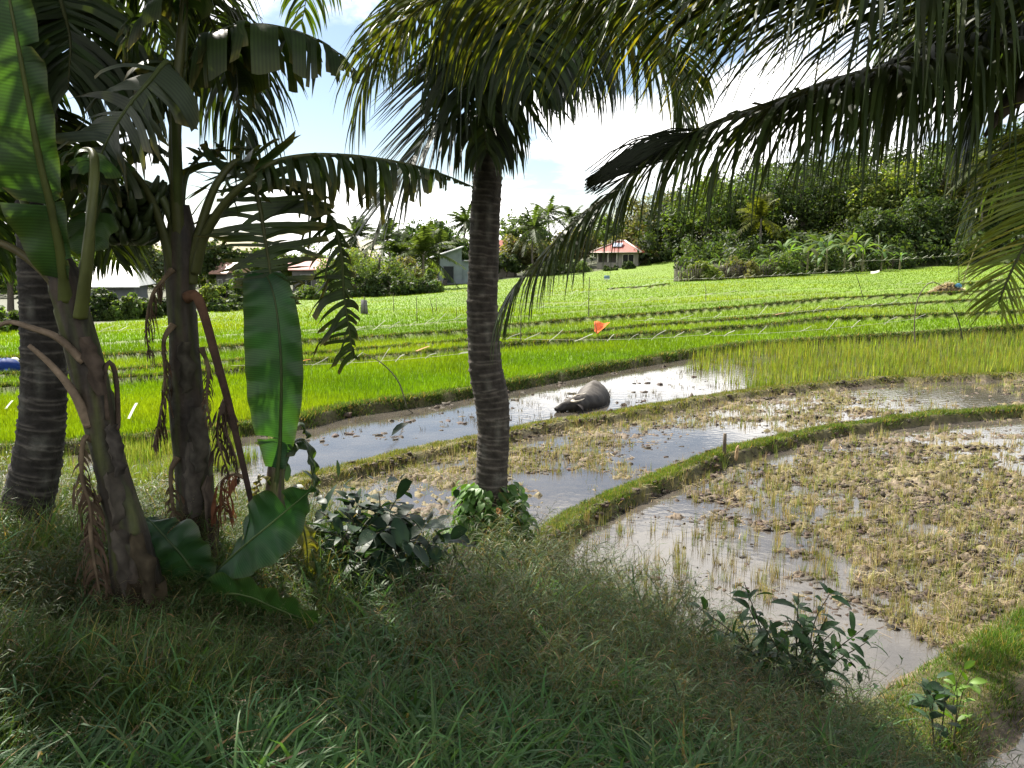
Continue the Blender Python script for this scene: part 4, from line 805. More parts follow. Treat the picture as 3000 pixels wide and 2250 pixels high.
def sprigs(n, phi, a, H, leafL, leafw, base, name, label, nl=9, dens=None, droop=.6, seedhead=.3, stemcol=(.11, .095, .045), lean=.5, cat='grass', hsz=1.0):
    """wiry stems carrying short side leaves and, on some, a loose seed head"""
    x, y = emb_pts(n, *phi, *a, dens=dens); n = len(x); z = terrain(x, y, False) - .02; d = np.hypot(x, y)
    la = rng.uniform(0, 2 * np.pi, n); ll = rng.uniform(0, lean, n); hh = H * hmul(x, y) * rng.uniform(.5, 1.15, n) * np.clip(.8 + .6 * perlin(x * 1.3, y * 1.3), .4, 1.4)
    D = nrm(np.stack([np.cos(la) * ll, np.sin(la) * ll, np.ones(n)], 1)); hd = np.stack([np.cos(la), np.sin(la), 0 * la], 1)
    Q = np.stack([x, y, z], 1); K = 5; pts = [Q]
    for k in range(K): D = nrm(D + (hd * .35 - UP * .25 * k / K) * .35 + rng.normal(0, .05, (n, 3))); Q = Q + D * (hh / K)[:, None]; pts.append(Q)
    P = np.stack(pts, 1); mb = MB(); side = nrm(np.cross(P[:, -1] - P[:, 0], np.array([0, 1., 0]))); sw = np.maximum(.0030, .00055 * d)[:, None]
    v = np.stack([p for k in range(K + 1) for p in (P[:, k] - side * sw * (1 - .13 * k) / 2, P[:, k] + side * sw * (1 - .13 * k) / 2)], 1)
    b = (np.arange(n) * (2 * K + 2))[:, None, None] + (np.arange(K) * 2)[None, :, None] + np.array([0, 1, 3, 2])[None, None]
    mb.add(v.reshape(-1, 3), b.reshape(-1, 4), None, np.repeat(cvar(stemcol, n), 2 * K + 2, 0))
    m = n * nl; i = np.repeat(np.arange(n), nl); f = rng.uniform(.12, 1, m) * (K - .01); k0 = f.astype(int); fr = (f - k0)[:, None]
    p = P[i, k0] * (1 - fr) + P[i, k0 + 1] * fr; az = rng.uniform(0, 2 * np.pi, m); up = rng.uniform(.1, 1.0, m)
    Dl = nrm(np.stack([np.cos(az), np.sin(az), up], 1)); Wd = nrm(np.cross(Dl, UP) + rng.normal(0, .3, (m, 3))); ln = (leafL * rng.uniform(.4, 1.2, m))[:, None]; wv = np.maximum(leafw * rng.uniform(.6, 1.2, m), .0007 * d[i])[:, None]
    col = cvar(base, m, .25, .08); dr = rng.random(m) < .10; col[dr] = cvar((.19, .15, .07), int(dr.sum()))
    p1 = p + Dl * ln * .45; D2 = nrm(Dl - UP * droop); p2 = p1 + D2 * ln * .55
    v = np.stack([p - Wd * wv * .3, p + Wd * wv * .3, p1 + Wd * wv * .5, p1 - Wd * wv * .5, p2], 1); o = (np.arange(m) * 5)[:, None]
    mb.add(v.reshape(-1, 3), o + np.array([[0, 1, 2, 3]]), o + np.array([[3, 2, 4]]), np.repeat(col, 5, 0) * np.tile([.85, .85, 1, 1, 1.2], m)[:, None])
    hk = np.where(rng.random(n) < seedhead)[0]
    if len(hk):
        q = 26; i = np.repeat(hk, q); t = rng.uniform(0, 1, len(i)); tip = P[i, -1]; dr = nrm(P[i, -1] - P[i, -2]); az = rng.uniform(0, 2 * np.pi, len(i))
        c = tip + dr * (t * .16 * hsz)[:, None] + np.stack([np.cos(az), np.sin(az), rng.normal(0, .6, len(i))], 1) * (.035 * hsz * (1 - t * .7) * rng.uniform(.1, 1, len(i)))[:, None]
        s = np.maximum(.0028, .0006 * d[i])[:, None]; e = rng.normal(0, 1, (len(i), 3)); e = nrm(e)
        v = np.stack([c - e * s * 1.8, c + np.cross(e, UP) * s * .7, c + e * s * 1.8], 1)
        mb.add(v.reshape(-1, 3), None, np.arange(3 * len(i)).reshape(-1, 3), np.repeat(cvar((.16, .135, .085), len(i), .3, .06), 3, 0))
    return tag(mb.build(name, M_GRASS), label, cat, 'grass of the embankment', 'stuff')
GA = (.058, .118, .044)
ctr = lambda x, y: np.clip(sstep(-1.0, .2, x) * sstep(3.0, 4.4, y), 0, 1)
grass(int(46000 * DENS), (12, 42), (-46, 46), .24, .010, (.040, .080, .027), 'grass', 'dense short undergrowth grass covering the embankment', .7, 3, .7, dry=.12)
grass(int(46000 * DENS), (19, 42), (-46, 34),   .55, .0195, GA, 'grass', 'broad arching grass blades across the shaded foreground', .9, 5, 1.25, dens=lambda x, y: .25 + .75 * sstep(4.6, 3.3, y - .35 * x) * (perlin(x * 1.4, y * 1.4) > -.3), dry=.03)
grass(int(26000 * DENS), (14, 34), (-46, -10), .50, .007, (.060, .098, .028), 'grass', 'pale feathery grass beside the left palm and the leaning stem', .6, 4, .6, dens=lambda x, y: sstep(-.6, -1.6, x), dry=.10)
sprigs(int(8500 * DENS), (13, 40), (-12, 42), .74, .12, .0055, (.066, .102, .036), 'wiry_grass', 'wiry brownish grass mound in front of the central palm', 13, dens=lambda x, y: .04 + .96 * ctr(x, y) * (perlin(x * 1.2 + 9, y * 1.2) > -.3), seedhead=.42)
sprigs(int(5200 * DENS), (13, 30), (-46, -14), .55, .10, .006, (.055, .088, .026), 'wiry_grass', 'leafy fine weeds under the left palm', 12, seedhead=.15)
sprigs(int(1300 * DENS), (20, 42), (-44, 44), .50, .13, .008, GA, 'seeding_grass', 'scattered seeding grass stems in the foreground', 6, seedhead=.75, hsz=1.1)
sprigs(int(4600 * DENS), (15, 40), (14, 46), .42, .10, .006, (.050, .070, .024), 'wiry_grass', 'tangled brownish grass at the lower right edge of the embankment', 11, seedhead=.25)

# ------------------------------------------------------------------ shrubs with single leaves
def leafset(mb, P, D, L, wr, col, g, cup=.25, droop=.25, K=4):
    """ovate leaves at points P pointing along D"""
    n = len(P); L = np.broadcast_to(L, (n,)); Wd = nrm(np.cross(D, UP) + g.normal(0, .25, (n, 3))); N = nrm(np.cross(Wd, D)); Q = P.copy(); rows = []
    for k in range(K + 1):
        q = k / K; w = (L * wr * np.sin(np.pi * (q * .9 + .06)) ** .8 * (1 if k < K else .12))[:, None] / 2
        rows += [Q - Wd * w + N * w * cup, Q, Q + Wd * w + N * w * cup]
        D = nrm(D - UP * droop / K * 2); Q = Q + D * (L / K)[:, None]
    v = np.stack(rows, 1); m = 3 * (K + 1); b = (np.arange(n) * m)[:, None, None, None] + (np.arange(K) * 3)[None, :, None, None] + np.arange(2)[None, None, :, None] + np.array([0, 1, 4, 3])
    c = np.repeat(np.clip(col, .004, 1), m, 0) * np.tile(np.tile([1, 1.25, 1], K + 1), n)[:, None]
    mb.add(v.reshape(-1, 3), b.reshape(-1, 4), None, c)
def shrub(name, label, cat, base, tips, Lr, wr, col, seed, nleaf=16, stemr=.010, droop=.4, cup=.2, group=None, bushy=0):
    g = np.random.default_rng(seed); t = thing(name, label, cat, base, group); ms = MB(); ml = MB()
    for tp in tips:
        mid = base + (tp - base) * .5 + np.array([0, 0, .12]) + g.normal(0, .04, 3); S_ = spline([base + g.normal(0, .02, 3) * np.array([1, 1, 0]), mid, tp], 24); tube(ms, S_, np.linspace(stemr, stemr * .3, 24), 5, (.06, .055, .03))
        f = np.sort(g.uniform(.35, 1, nleaf)) * 23; i = np.minimum(f.astype(int), 22); p = S_[i] + (S_[i + 1] - S_[i]) * (f - i)[:, None]; T = nrm(S_[i + 1] - S_[i]); az = np.arange(nleaf) * 2.4 + g.uniform(0, 6)
        A = nrm(np.cross(T, np.array([0.3, 1., 0.1]))); B = np.cross(T, A); D = nrm((np.cos(az)[:, None] * A + np.sin(az)[:, None] * B) * .9 + T * .7 + UP * .1 + g.normal(0, .15, (nleaf, 3)))
        pet = p + D * .02; leafset(ml, pet, D, g.uniform(*Lr, nleaf), wr, np.asarray(col)[None] * (1 + g.normal(0, .2, (nleaf, 1))), g, cup, droop)
    if bushy:
        p = base + g.normal(0, 1, (bushy, 3)) * np.array([.35, .25, .18]) + np.array([0, 0, .3]); D = nrm(g.normal(0, 1, (bushy, 3)) + np.array([0, -.3, .3])); leafset(ml, p, D, g.uniform(Lr[0] * .5, Lr[1] * .7, bushy), wr, np.asarray(col)[None] * .8 * (1 + g.normal(0, .2, (bushy, 1))), g, cup, droop)
    ms.build('stem', M_STALK, t); ml.build('foliage', M_SHRUB, t); return t
def gb(px, py, Y):
    p = at(px, py, Y); p[2] = gz(p[0], p[1]) - .03; return p
shrub('leafy_shrub', 'dark broad leaved shrub between the young banana plant and the central palm', 'shrub', gb(1090, 1720, 5.4),
      [at(*p) for p in ((1010, 1500, 5.3), (960, 1560, 5.2), (1060, 1470, 5.4), (1110, 1440, 5.4), (1180, 1430, 5.5), (1160, 1510, 5.2), (1230, 1500, 5.4), (1290, 1540, 5.4), (1220, 1580, 5.1), (1000, 1620, 5.1), (1110, 1560, 5.0), (940, 1500, 5.4), (1280, 1600, 5.4), (1180, 1660, 5.0), (1060, 1640, 4.9))], (.12, .24), .52, (.018, .040, .021), 61, 9, .012, .45, bushy=120)
shrub('leafy_shrub', 'dark green leafy bush standing against the flooded paddy at lower right', 'shrub', gb(2330, 2120, 4.9),
      [at(*p) for p in ((2180, 1705, 4.95), (2185, 1760, 4.85), (2020, 1760, 4.9), (2080, 1830, 4.8), (2230, 1820, 4.8), (2340, 1735, 4.9), (2335, 1790, 4.8), (2430, 1740, 4.95), (2425, 1800, 4.8), (2440, 1850, 4.75), (2530, 1840, 4.9), (2540, 1880, 4.85), (2390, 1900, 4.7), (2300, 1900, 4.8), (2370, 1970, 4.75), (2230, 1930, 4.75), (2420, 1960, 4.8))], (.085, .16), .40, (.034, .075, .027), 62, 16, .009, .5, bushy=90)
shrub('weed_plant', 'small bright green leafed weed on the bund at lower right', 'plant', gb(2800, 2060, 5.0), [at(*p) for p in ((2820, 1965, 5.0), (2800, 1985, 5.0), (2840, 1990, 5.0))], (.07, .11), .5, (.11, .20, .025), 63, 7, .006, .3)
shrub('weed_plant', 'dark broad leafed weed rooted beside the bright green one', 'plant', gb(2745, 2090, 4.9), [at(*p) for p in ((2740, 1990, 4.9), (2715, 2020, 4.85), (2770, 2020, 4.85))], (.10, .16), .5, (.022, .05, .02), 64, 8, .007, .4)
shrub('weed_plant', 'low leafy herb in the grass under the wiry mound', 'plant', gb(1290, 1700, 5.4), [at(*p) for p in ((1270, 1640, 5.3), (1310, 1650, 5.3), (1340, 1680, 5.2))], (.06, .10), .5, (.05, .085, .03), 65, 8, .005, .4)
# creeper round the foot of the central palm
g_ = np.random.default_rng(70); t = thing('creeper_vine', 'glossy heart leaved creeper wrapped round the foot of the central palm', 'vine', at(1440, 1600, 7.2))
n = 1000; a = g_.uniform(0, 2 * np.pi, n); q = g_.uniform(0, 1, n) ** .8; ml = MB(); ms = MB()
rad = .19 + .13 * q ** .9 + .045 * g_.normal(0, 1, n); yy = np.interp(q, [0, 1], [1408, 1650]) + 14 * np.sin(3 * a)
ctrx = np.interp(yy, [1400, 1560, 1700], [1440, 1440, 1436])
P = np.stack([at(cx_, y_, 7.2) for cx_, y_ in zip(ctrx, yy)]) + np.stack([np.cos(a), np.sin(a), 0 * a], 1) * rad[:, None]
D = nrm(np.stack([np.cos(a), np.sin(a), -.5 + 0 * a], 1) + g_.normal(0, .45, (n, 3)))
leafset(ml, P, D, g_.uniform(.07, .125, n), .82, np.array([.065, .135, .028])[None] * (1 + g_.normal(0, .22, (n, 1))), g_, .2, .6)
for k in range(10):
    a0 = k * .63; tube(ms, spline([at(1440, 1700 - 20, 7.2) + .36 * np.array([math.cos(a0), math.sin(a0), 0]), at(1440, 1560, 7.2) + .24 * np.array([math.cos(a0 + .7), math.sin(a0 + .7), 0]), at(1440, 1430, 7.2) + .18 * np.array([math.cos(a0 + 1.5), math.sin(a0 + 1.5), 0])], 16), .006, 5, (.07, .06, .03))
ms.build('stem', M_STALK, t); ml.build('foliage', M_SHRUB, t)
mb = MB(); leafset(mb, np.stack([at(1458 + i * 4, 1488 + 5 * i, 6.86) for i in range(3)]), nrm(np.array([[.3, -1, -.3], [-.2, -1, .1], [.1, -1, -.6]])), .06, .8, np.array([[.20, .09, .025]] * 3), g_, .2, .5); mb.build('withered_leaf', M_DEAD, t)
# ------------------------------------------------------------------ trees, houses and things beyond the rice
def on(px, Y):
    d = ray(px, 800); x = d[0] / d[1] * Y; return np.array([x, Y, gz(x, Y)])
def leafcards(mb, C, n, size, col, g, out=None, flat=.5):
    i = g.integers(0, len(C), n); c, r = C[i, :3], C[i, 3]
    u = nrm(g.normal(0, 1, (n, 3))); p = c + u * (r * g.uniform(.35, 1.08, n) ** .6)[:, None]
    N = nrm(u + g.normal(0, .6, (n, 3)) + np.array([0, 0, .5])); A = nrm(np.cross(N, g.normal(0, 1, (n, 3)))); B = np.cross(N, A); s = (size * g.uniform(.5, 1.3, n))[:, None]
    v = np.stack([p - A * s, p - B * s * flat + A * s * .1, p + A * s, p + B * s * flat + A * s * .1], 1)
    cc = np.asarray(col)[None] * (1 + g.normal(0, .25, (n, 1))) * (1 + g.normal(0, .07, (n, 3))) * (.85 + .3 * g.random(len(C)))[i][:, None]
    mb.add(v.reshape(-1, 3), np.arange(4 * n).reshape(n, 4), None, np.repeat(np.clip(cc, .005, 1), 4, 0))
def tree(px, Y, top, w, label, col=(.05, .075, .02), seed=0, n=3600, size=None, low=.28, name='broadleaf_tree', cat='tree', group='trees beyond the rice', clumps=46, bare=0):
    g = np.random.default_rng(seed); b = on(px, Y); zt = at(px, top, Y)[2]; H = zt - b[2]; Rw = w / FPX * Y / 2
    t = thing(name, label, cat, b, group); size = size or min(.34, .09 + .055 * Rw)
    mt = MB(); cc = b + np.array([0, 0, H * (low + 1) / 2]); rz_ = H * (1 - low) / 2
    tube(mt, spline([b - UP * .3, b + np.array([g.normal(0, .1) * Rw, 0, H * .3]), b + np.array([g.normal(0, .15) * Rw, 0, H * .75])], 14), np.linspace(.035, .012, 14) * H + .04, 7, (.10, .085, .065))
    C = []
    for k in range(clumps):
        u = nrm(g.normal(0, 1, 3)); u[2] = abs(u[2]) * 1.2 - .45; u = nrm(u); f = g.uniform(.45, .92); lump = 1 + .25 * math.sin(3 * math.atan2(u[1], u[0]) + seed) * (1 - abs(u[2]))
        C.append(np.append(cc + u * f * np.array([Rw, Rw * .8, rz_]) * lump, g.uniform(.16, .34) * min(Rw, rz_ * 1.3)))
    C = np.array(C)
    for k in range(8): e = C[g.integers(0, len(C)), :3]; tube(mt, spline([b + UP * H * g.uniform(.2, .45), (b + UP * H * .5 + e) / 2, e], 8), np.linspace(.012 * H + .01, .012, 8), 5, (.10, .085, .065))
    mt.build('trunk', M_BARK, t); mc = MB(); leafcards(mc, C, n, size, col, g); mc.build('crown', M_TREE, t); return t
def bush(px, Y, top, w, label, col=(.05, .08, .022), seed=0, n=1500, size=.16, **k):
    top = top - .13 * (870 - top if top < 870 else 0)
    return tree(px, Y, top, w, label, col, seed, int(n * 1.7), size, -.55, k.pop('name', 'bush'), k.pop('cat', 'bush'), k.pop('group', 'bushes beyond the rice'), k.pop('clumps', 30))
def far_palm(px, Y, cy, L, label, seed=0, nf=30, col=(.055, .085, .025), lean=0.0):
    g = np.random.default_rng(seed); b = on(px + lean, Y); c = at(px, cy, Y); t = thing('coconut_palm', label, 'palm tree', b, 'distant coconut palms'); mt = MB()
    tube(mt, spline([b - UP * .3, (b + c) / 2 + np.array([g.normal(0, .3), 0, 0]), c], 16), np.linspace(.20, .12, 16), 7, (.15, .13, .11)); mt.build('trunk', M_BARK, t); mc = MB()
    for k in range(nf):
        az = k * 2.399 + g.normal(0, .2); e = R(g.uniform(-35, 80)); d = np.array([math.cos(az), math.sin(az), 0]); l = L * g.uniform(.8, 1.1); dirv = d * math.cos(e) + UP * math.sin(e)
        q = np.linspace(0, 1, 8)[:, None]; P = c + dirv * l * q + (-UP * .55 + d * .1) * l * q ** 2.2 * (.35 + math.cos(e) * .65)
        T = tangents(P); tube(mc, P, np.linspace(.04, .012, 8), 3, (.10, .11, .035), False); m = 26
        f = np.linspace(.12, .99, m); i = np.minimum((f * 7).astype(int), 6); fr = (f * 7 - i)[:, None]; p = P[i] * (1 - fr) + P[i + 1] * fr; tt = T[i]; S = nrm(np.cross(tt, UP) + 1e-3)
        for s in (1, -1):
            ln = (L * .24 * np.sin(np.pi * (f * .85 + .1)) ** .6)[:, None]; D = nrm(S * s + tt * .6 - UP * .55 + g.normal(0, .12, (m, 3))); w = .10; v = np.stack([p - tt * w, p + tt * w, p + D * ln], 1)
            mc.add(v.reshape(-1, 3), None, np.arange(3 * m).reshape(m, 3), np.repeat(np.asarray(col)[None] * (1 + g.normal(0, .25, (m, 1))), 3, 0))
    mc.build('crown', M_TREE, t); return t
def far_banana(px, Y, top, label, seed=0, col=(.055, .10, .025), group='banana plants along the fence'):
    g = np.random.default_rng(seed); b = on(px, Y); H = at(px, top, Y)[2] - b[2]; t = thing('banana_plant', label, 'banana plant', b, group); mt = MB(); sh = b + UP * H * .5
    tube(mt, spline([b - UP * .2, b + UP * H * .3, sh], 8), np.linspace(.13, .08, 8), 7, (.13, .12, .06)); mt.build('pseudostem', M_PSEUDO, t); mc = MB()
    for k in range(10):
        az = k * 2.4 + g.normal(0, .3); e = R(g.uniform(5, 78)); d = np.array([math.cos(az), math.sin(az), 0]); l = H * g.uniform(.36, .60); q = np.linspace(0, 1, 10)[:, None]
        P = sh + (d * math.cos(e) + UP * math.sin(e)) * l * q - UP * l * .8 * q ** 2.4 * math.cos(e * .8) + d * l * .15 * q ** 2; T = tangents(P); S = nrm(np.cross(T, UP) + g.normal(0, .1, 3)); w = (.17 * np.interp(q, [0, .18, .3, .8, 1], [.05, .08, .8, 1, .1])) * H / 4
        N = np.cross(S, T); v = np.concatenate([P - S * w - UP * w * .35, P, P + S * w - UP * w * .35], 0); a = np.arange(9); Qd = np.concatenate([np.stack([a, a + 10, a + 11, a + 1], 1), np.stack([a + 10, a + 20, a + 21, a + 11], 1)])
        cl = np.asarray(col) * g.uniform(.6, 1.4) * (1 + g.normal(0, .08, 3)); mc.add(v, Qd, None, np.clip(cl, .01, 1))
    mc.build('leaves', M_TREE, t); return t

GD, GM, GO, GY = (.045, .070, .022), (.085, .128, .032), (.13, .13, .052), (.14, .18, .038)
# left, behind the banana stems
tree(425, 63, 685, 210, 'grey green airy tree behind the white roofed house', (.085, .105, .055), 101, 4200, low=.2)
tree(285, 68, 715, 180, 'darker tree left of the airy grey green one', GM, 102, low=.2)
tree(640, 72, 700, 170, 'dark tree between the middle banana stem and the brown roofed house', GD, 103, low=.1)
tree(20, 58, 660, 220, 'shaded tree at the far left edge of the rice', GM, 104, low=.15)
tree(150, 60, 730, 170, 'tree behind the trunk of the leaning palm', GD, 105, low=.1)
tree(790, 92, 730, 200, 'mid green tree behind the red and white roofed house', GM, 106, low=.15)
tree(905, 96, 745, 170, 'pale green tree right of the red and white roofed house', GY, 107, low=.15)
tree(540, 80, 760, 160, 'yellow green tree behind the middle banana stem', GY, 108, low=.1)
for i, (px, Y, top, w, c, l) in enumerate([(245, 49, 880, 80, GD, 'dark bush at the foot of the white roofed house'), (330, 50, 885, 90, GM, 'green bush in front of the white roofed house wall'), (415, 52, 870, 100, GD, 'dark bush right of the white roofed house'), (490, 54, 860, 90, GD, 'shaded bush beside the middle banana stem'),
        (610, 60, 800, 90, GY, 'bright yellow green bush left of the brown roof'), (640, 58, 872, 110, GD, 'dark low hedge bush under the brown roof'), (725, 62, 865, 120, GD, 'dark hedge bush left of the tall upright banana leaf'), (810, 68, 860, 120, GD, 'dark bush below the red and white roof'), (900, 74, 835, 110, GM, 'green bush right of the red and white house'), (930, 82, 838, 120, GM, 'green bush hiding the wall of the red and white house'), (655, 64, 842, 110, GD, 'dark bush under the brown roof gable'), (290, 50.5, 852, 130, GD, 'tall dark bush hiding the left wall of the white roofed house'), (375, 51, 862, 110, GM, 'bush hiding the right wall of the white roofed house'), (700, 66, 800, 130, GM, 'bush between the brown roof and the tall upright leaf'), (60, 42, 900, 130, GD, 'dark bush at the left end of the rice'), (-60, 40, 880, 160, GM, 'green bush cut by the left edge of the view')]):
    bush(px, Y, top, w, l, c, 120 + i)
# centre left
tree(1265, 118, 650, 250, 'round dense mango tree with a domed crown', (.045, .085, .018), 131, 6500, .30, .12, clumps=70)
tree(1365, 122, 700, 150, 'dark tree half hidden by the central palm trunk', GD, 132, 3600, low=.05)
far_palm(1042, 125, 690, 4.2, 'leftmost distant coconut palm above the bushes', 133)
far_palm(1135, 108, 702, 4.0, 'distant coconut palm rising from the middle of the bushes', 134)
far_palm(1172, 96, 745, 3.6, 'short coconut palm half sunk in the bushes', 135)
far_palm(1240, 93, 745, 4.6, 'lush low coconut palm in front of the mango tree', 136, 26, (.06, .085, .025))
far_palm(1288, 114, 730, 5.0, 'coconut palm leaning over the grey house roof', 137, 24, (.055, .08, .022))
far_palm(1366, 128, 655, 4.2, 'distant coconut palm just left of the central trunk', 138)
for i, (px, Y, top, w, c, l) in enumerate([(1060, 86, 712, 230, GY, 'tall yellow green bush under the leftmost distant palm'), (1130, 83, 735, 190, GM, 'green bush in the middle of the thicket'), (1005, 80, 735, 190, GM, 'bush at the left end of the thicket'), (1195, 86, 750, 150, GO, 'greyish bush in front of the lush low palm'), (1255, 83, 800, 80, GM, 'bright leafed bush at the corner of the grey house'), (1150, 80, 812, 160, GD, 'dark bush along the front of the thicket'), (1040, 79, 812, 160, GD, 'dark bush at the front left of the thicket'), (1215, 81, 818, 110, GD, 'dark low bush at the front right of the thicket')]):
    bush(px, Y, top, w, l, c, 150 + i, 2200)
for i, (px, Y, top, l) in enumerate([(1100, 80, 770, 'banana plant with a pale young leaf in the thicket'), (1185, 82, 785, 'banana plant under the short coconut palm'), (1020, 79, 790, 'banana plant at the left of the thicket'), (1255, 81, 800, 'banana plant near the grey house')]):
    far_banana(px, Y, top, l, 170 + i, group='banana plants in the thicket')
# centre right
tree(1545, 142, 615, 160, 'tall tree behind the pair of distant palms', GM, 181, low=.1)
tree(1512, 130, 690, 150, 'olive brown tree right of the central trunk', GO, 182, low=.05)
tree(1480, 126, 745, 110, 'dark bushy tree at the edge of the central trunk', GD, 183, low=0)
tree(1602, 132, 705, 170, 'brownish tree below the pair of distant palms', GO, 184, low=.02)
tree(1685, 138, 672, 170, 'light twiggy tree left of the red roofed house', (.105, .105, .045), 185, low=.02)
tree(1775, 150, 630, 220, 'dark tree standing behind the red roof', GM, 186, low=.05)
tree(1870, 142, 655, 170, 'leafy tree behind the right end of the red roof', GO, 187, low=.02)
far_palm(1606, 150, 628, 5.2, 'tallest distant coconut palm with an open crown', 191, 20)
far_palm(1562, 128, 672, 5.0, 'coconut palm with drooping crown left of the tallest one', 192, 24)
far_palm(1676, 165, 640, 4.6, 'hazy coconut palm right of the tallest one', 193)
far_palm(1482, 150, 690, 4.0, 'small distant palm at the right edge of the central trunk', 194, 16)
for i, (px, Y, top, w, c, l) in enumerate([(1640, 127, 775, 110, GD, 'dark bush left of the red roofed house'), (1700, 127, 772, 80, GM, 'green bush at the left corner of the red roofed house'), (1590, 124, 775, 100, GD, 'dark bush behind the drooping frond tip'), (1890, 131, 742, 120, (.10, .10, .045), 'brown twiggy bush right of the red roofed house'), (1840, 124, 778, 50, GD, 'small dark bush in front of the red roofed house'), (1790, 124, 787, 60, GD, 'low hedge under the veranda of the red roofed house'), (1950, 130, 750, 110, GD, 'dark bush between the red roofed house and the stick fence')]):
    bush(px, Y, top, w, l, c, 200 + i)
# wooded slope at the right
for i, (px, Y, top, w, c, l) in enumerate([(1935, 146, 560, 260, GO, 'tree at the left end of the wooded slope'), (2065, 128, 500, 280, GM, 'olive tree behind the start of the stick fence'), (2200, 130, 470, 290, GM, 'green tree behind the middle of the stick fence'), (2345, 126, 450, 300, GD, 'dark tree above the tallest banana plants'), (2480, 122, 455, 280, (.060, .090, .026), 'leafy tree above the right end of the banana row'), (2600, 118, 440, 260, GY, 'sunlit yellowish tree on the wooded slope'), (2715, 116, 410, 260, (.055, .085, .03), 'tree whose top shows through the hanging leaflets'), (2830, 114, 425, 250, GO, 'pale topped tree near the right edge'), (2950, 114, 330, 260, GD, 'tallest tree at the right edge'), (3090, 114, 320, 280, GM, 'tree just beyond the right edge')]):
    tree(px, Y, top, w, l, c, 220 + i, 6000, .30, .0, group='trees of the wooded slope', clumps=70)
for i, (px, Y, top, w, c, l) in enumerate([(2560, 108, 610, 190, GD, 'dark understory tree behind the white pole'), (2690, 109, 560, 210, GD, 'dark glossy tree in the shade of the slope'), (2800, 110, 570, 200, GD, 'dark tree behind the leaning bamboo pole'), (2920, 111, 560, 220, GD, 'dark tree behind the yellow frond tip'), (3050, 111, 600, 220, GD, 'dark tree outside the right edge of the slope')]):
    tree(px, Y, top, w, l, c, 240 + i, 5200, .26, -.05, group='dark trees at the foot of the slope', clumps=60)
far_palm(2880, 108, 480, 5.0, 'coconut palm among the trees near the right edge', 250, 22, (.07, .09, .03))
far_palm(2230, 118, 640, 5.0, 'yellowish coconut palm behind the banana row', 251, 22, (.10, .115, .02))
# the wood behind reads as one mass
g_ = np.random.default_rng(300); C = []
for k in range(760):
    px = g_.uniform(1880, 3500); Y = g_.uniform(128, 150); b = on(px, Y); hmax = np.interp(px, [1880, 2100, 2400, 2700, 3000, 3500], [7, 11, 13, 14, 17, 18]); C.append(np.append(b + UP * g_.uniform(0, 1) * hmax, g_.uniform(1.3, 2.4)))
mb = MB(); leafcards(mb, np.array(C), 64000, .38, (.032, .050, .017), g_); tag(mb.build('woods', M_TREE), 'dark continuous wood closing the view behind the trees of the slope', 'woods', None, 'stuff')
C = []
for k in range(330):
    px = g_.uniform(1900, 3500); Y = g_.uniform(100, 128); Y = Y if px > 1985 else g_.uniform(131, 140); b = on(px, Y); C.append(np.append(b + UP * g_.uniform(0, 1) * 3.6, g_.uniform(.9, 1.8)))
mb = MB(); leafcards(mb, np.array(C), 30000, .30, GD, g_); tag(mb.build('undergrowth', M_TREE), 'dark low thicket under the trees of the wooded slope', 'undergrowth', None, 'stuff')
C = []
for k in range(260):
    px = g_.uniform(-700, 1900); Y = np.interp(px, [-700, 0, 300, 900, 1300, 1900], [75, 75, 85, 115, 140, 160]) + g_.uniform(0, 14); b = on(px, Y); C.append(np.append(b + UP * g_.uniform(0, 1) * 4.0, g_.uniform(1.2, 2.2)))
mb = MB(); leafcards(mb, np.array(C), 22000, .38, GD, g_); tag(mb.build('woods', M_TREE), 'low far tree line behind the houses on the left and centre', 'woods', None, 'stuff')
for i, (px, Y, top, l) in enumerate([(1995, 84.5, 772, 'first banana plant at the left corner of the stick fence'), (2035, 85.5, 758, 'low banana plant just inside the fence corner'), (2085, 86, 745, 'banana plant behind the left third of the fence'), (2140, 87, 748, 'small banana plant behind the fence middle'), (2200, 88, 728, 'banana plant with broad pale leaves behind the fence'), (2255, 88.5, 705, 'taller banana plant behind the right third of the fence'), (2310, 89.5, 690, 'banana plant near the right end of the fence'), (2365, 90, 664, 'tall banana plant where the fence ends'), (2420, 91, 655, 'tall banana plant right of the fence end'), (2472, 92, 645, 'tallest banana plant of the row'), (2525, 93, 668, 'banana plant with a bright upright leaf'), (2580, 94.5, 690, 'banana plant left of the white pole'), (2635, 96, 715, 'last banana plant at the right of the row'),
        (2290, 93, 672, 'banana plant in the second row behind the fence'), (2400, 95, 640, 'banana plant at the back of the row'), (2110, 90, 715, 'banana plant at the back left of the row'), (2500, 97, 640, 'banana plant at the back right of the row')]):
    far_banana(px, Y, top, l, 320 + i, [(.085, .14, .035), (.11, .165, .045), (.07, .12, .035)][i % 3])
for i, (px, Y, top, w, c, l) in enumerate([(2060, 85.3, 776, 120, GY, 'yellow green scrub over the left part of the fence'), (2170, 87.5, 768, 150, GO, 'brownish scrub over the middle of the fence'), (2290, 88.5, 755, 140, GM, 'green scrub behind the right part of the fence'), (2400, 94, 740, 160, GD, 'dark scrub under the tall banana plants'), (2510, 96, 745, 160, GD, 'dark scrub under the tallest banana plant'), (2620, 99, 735, 140, GD, 'dark scrub at the right end of the banana row')]):
    bush(px, Y, top, w, l, c, 350 + i, 2200)
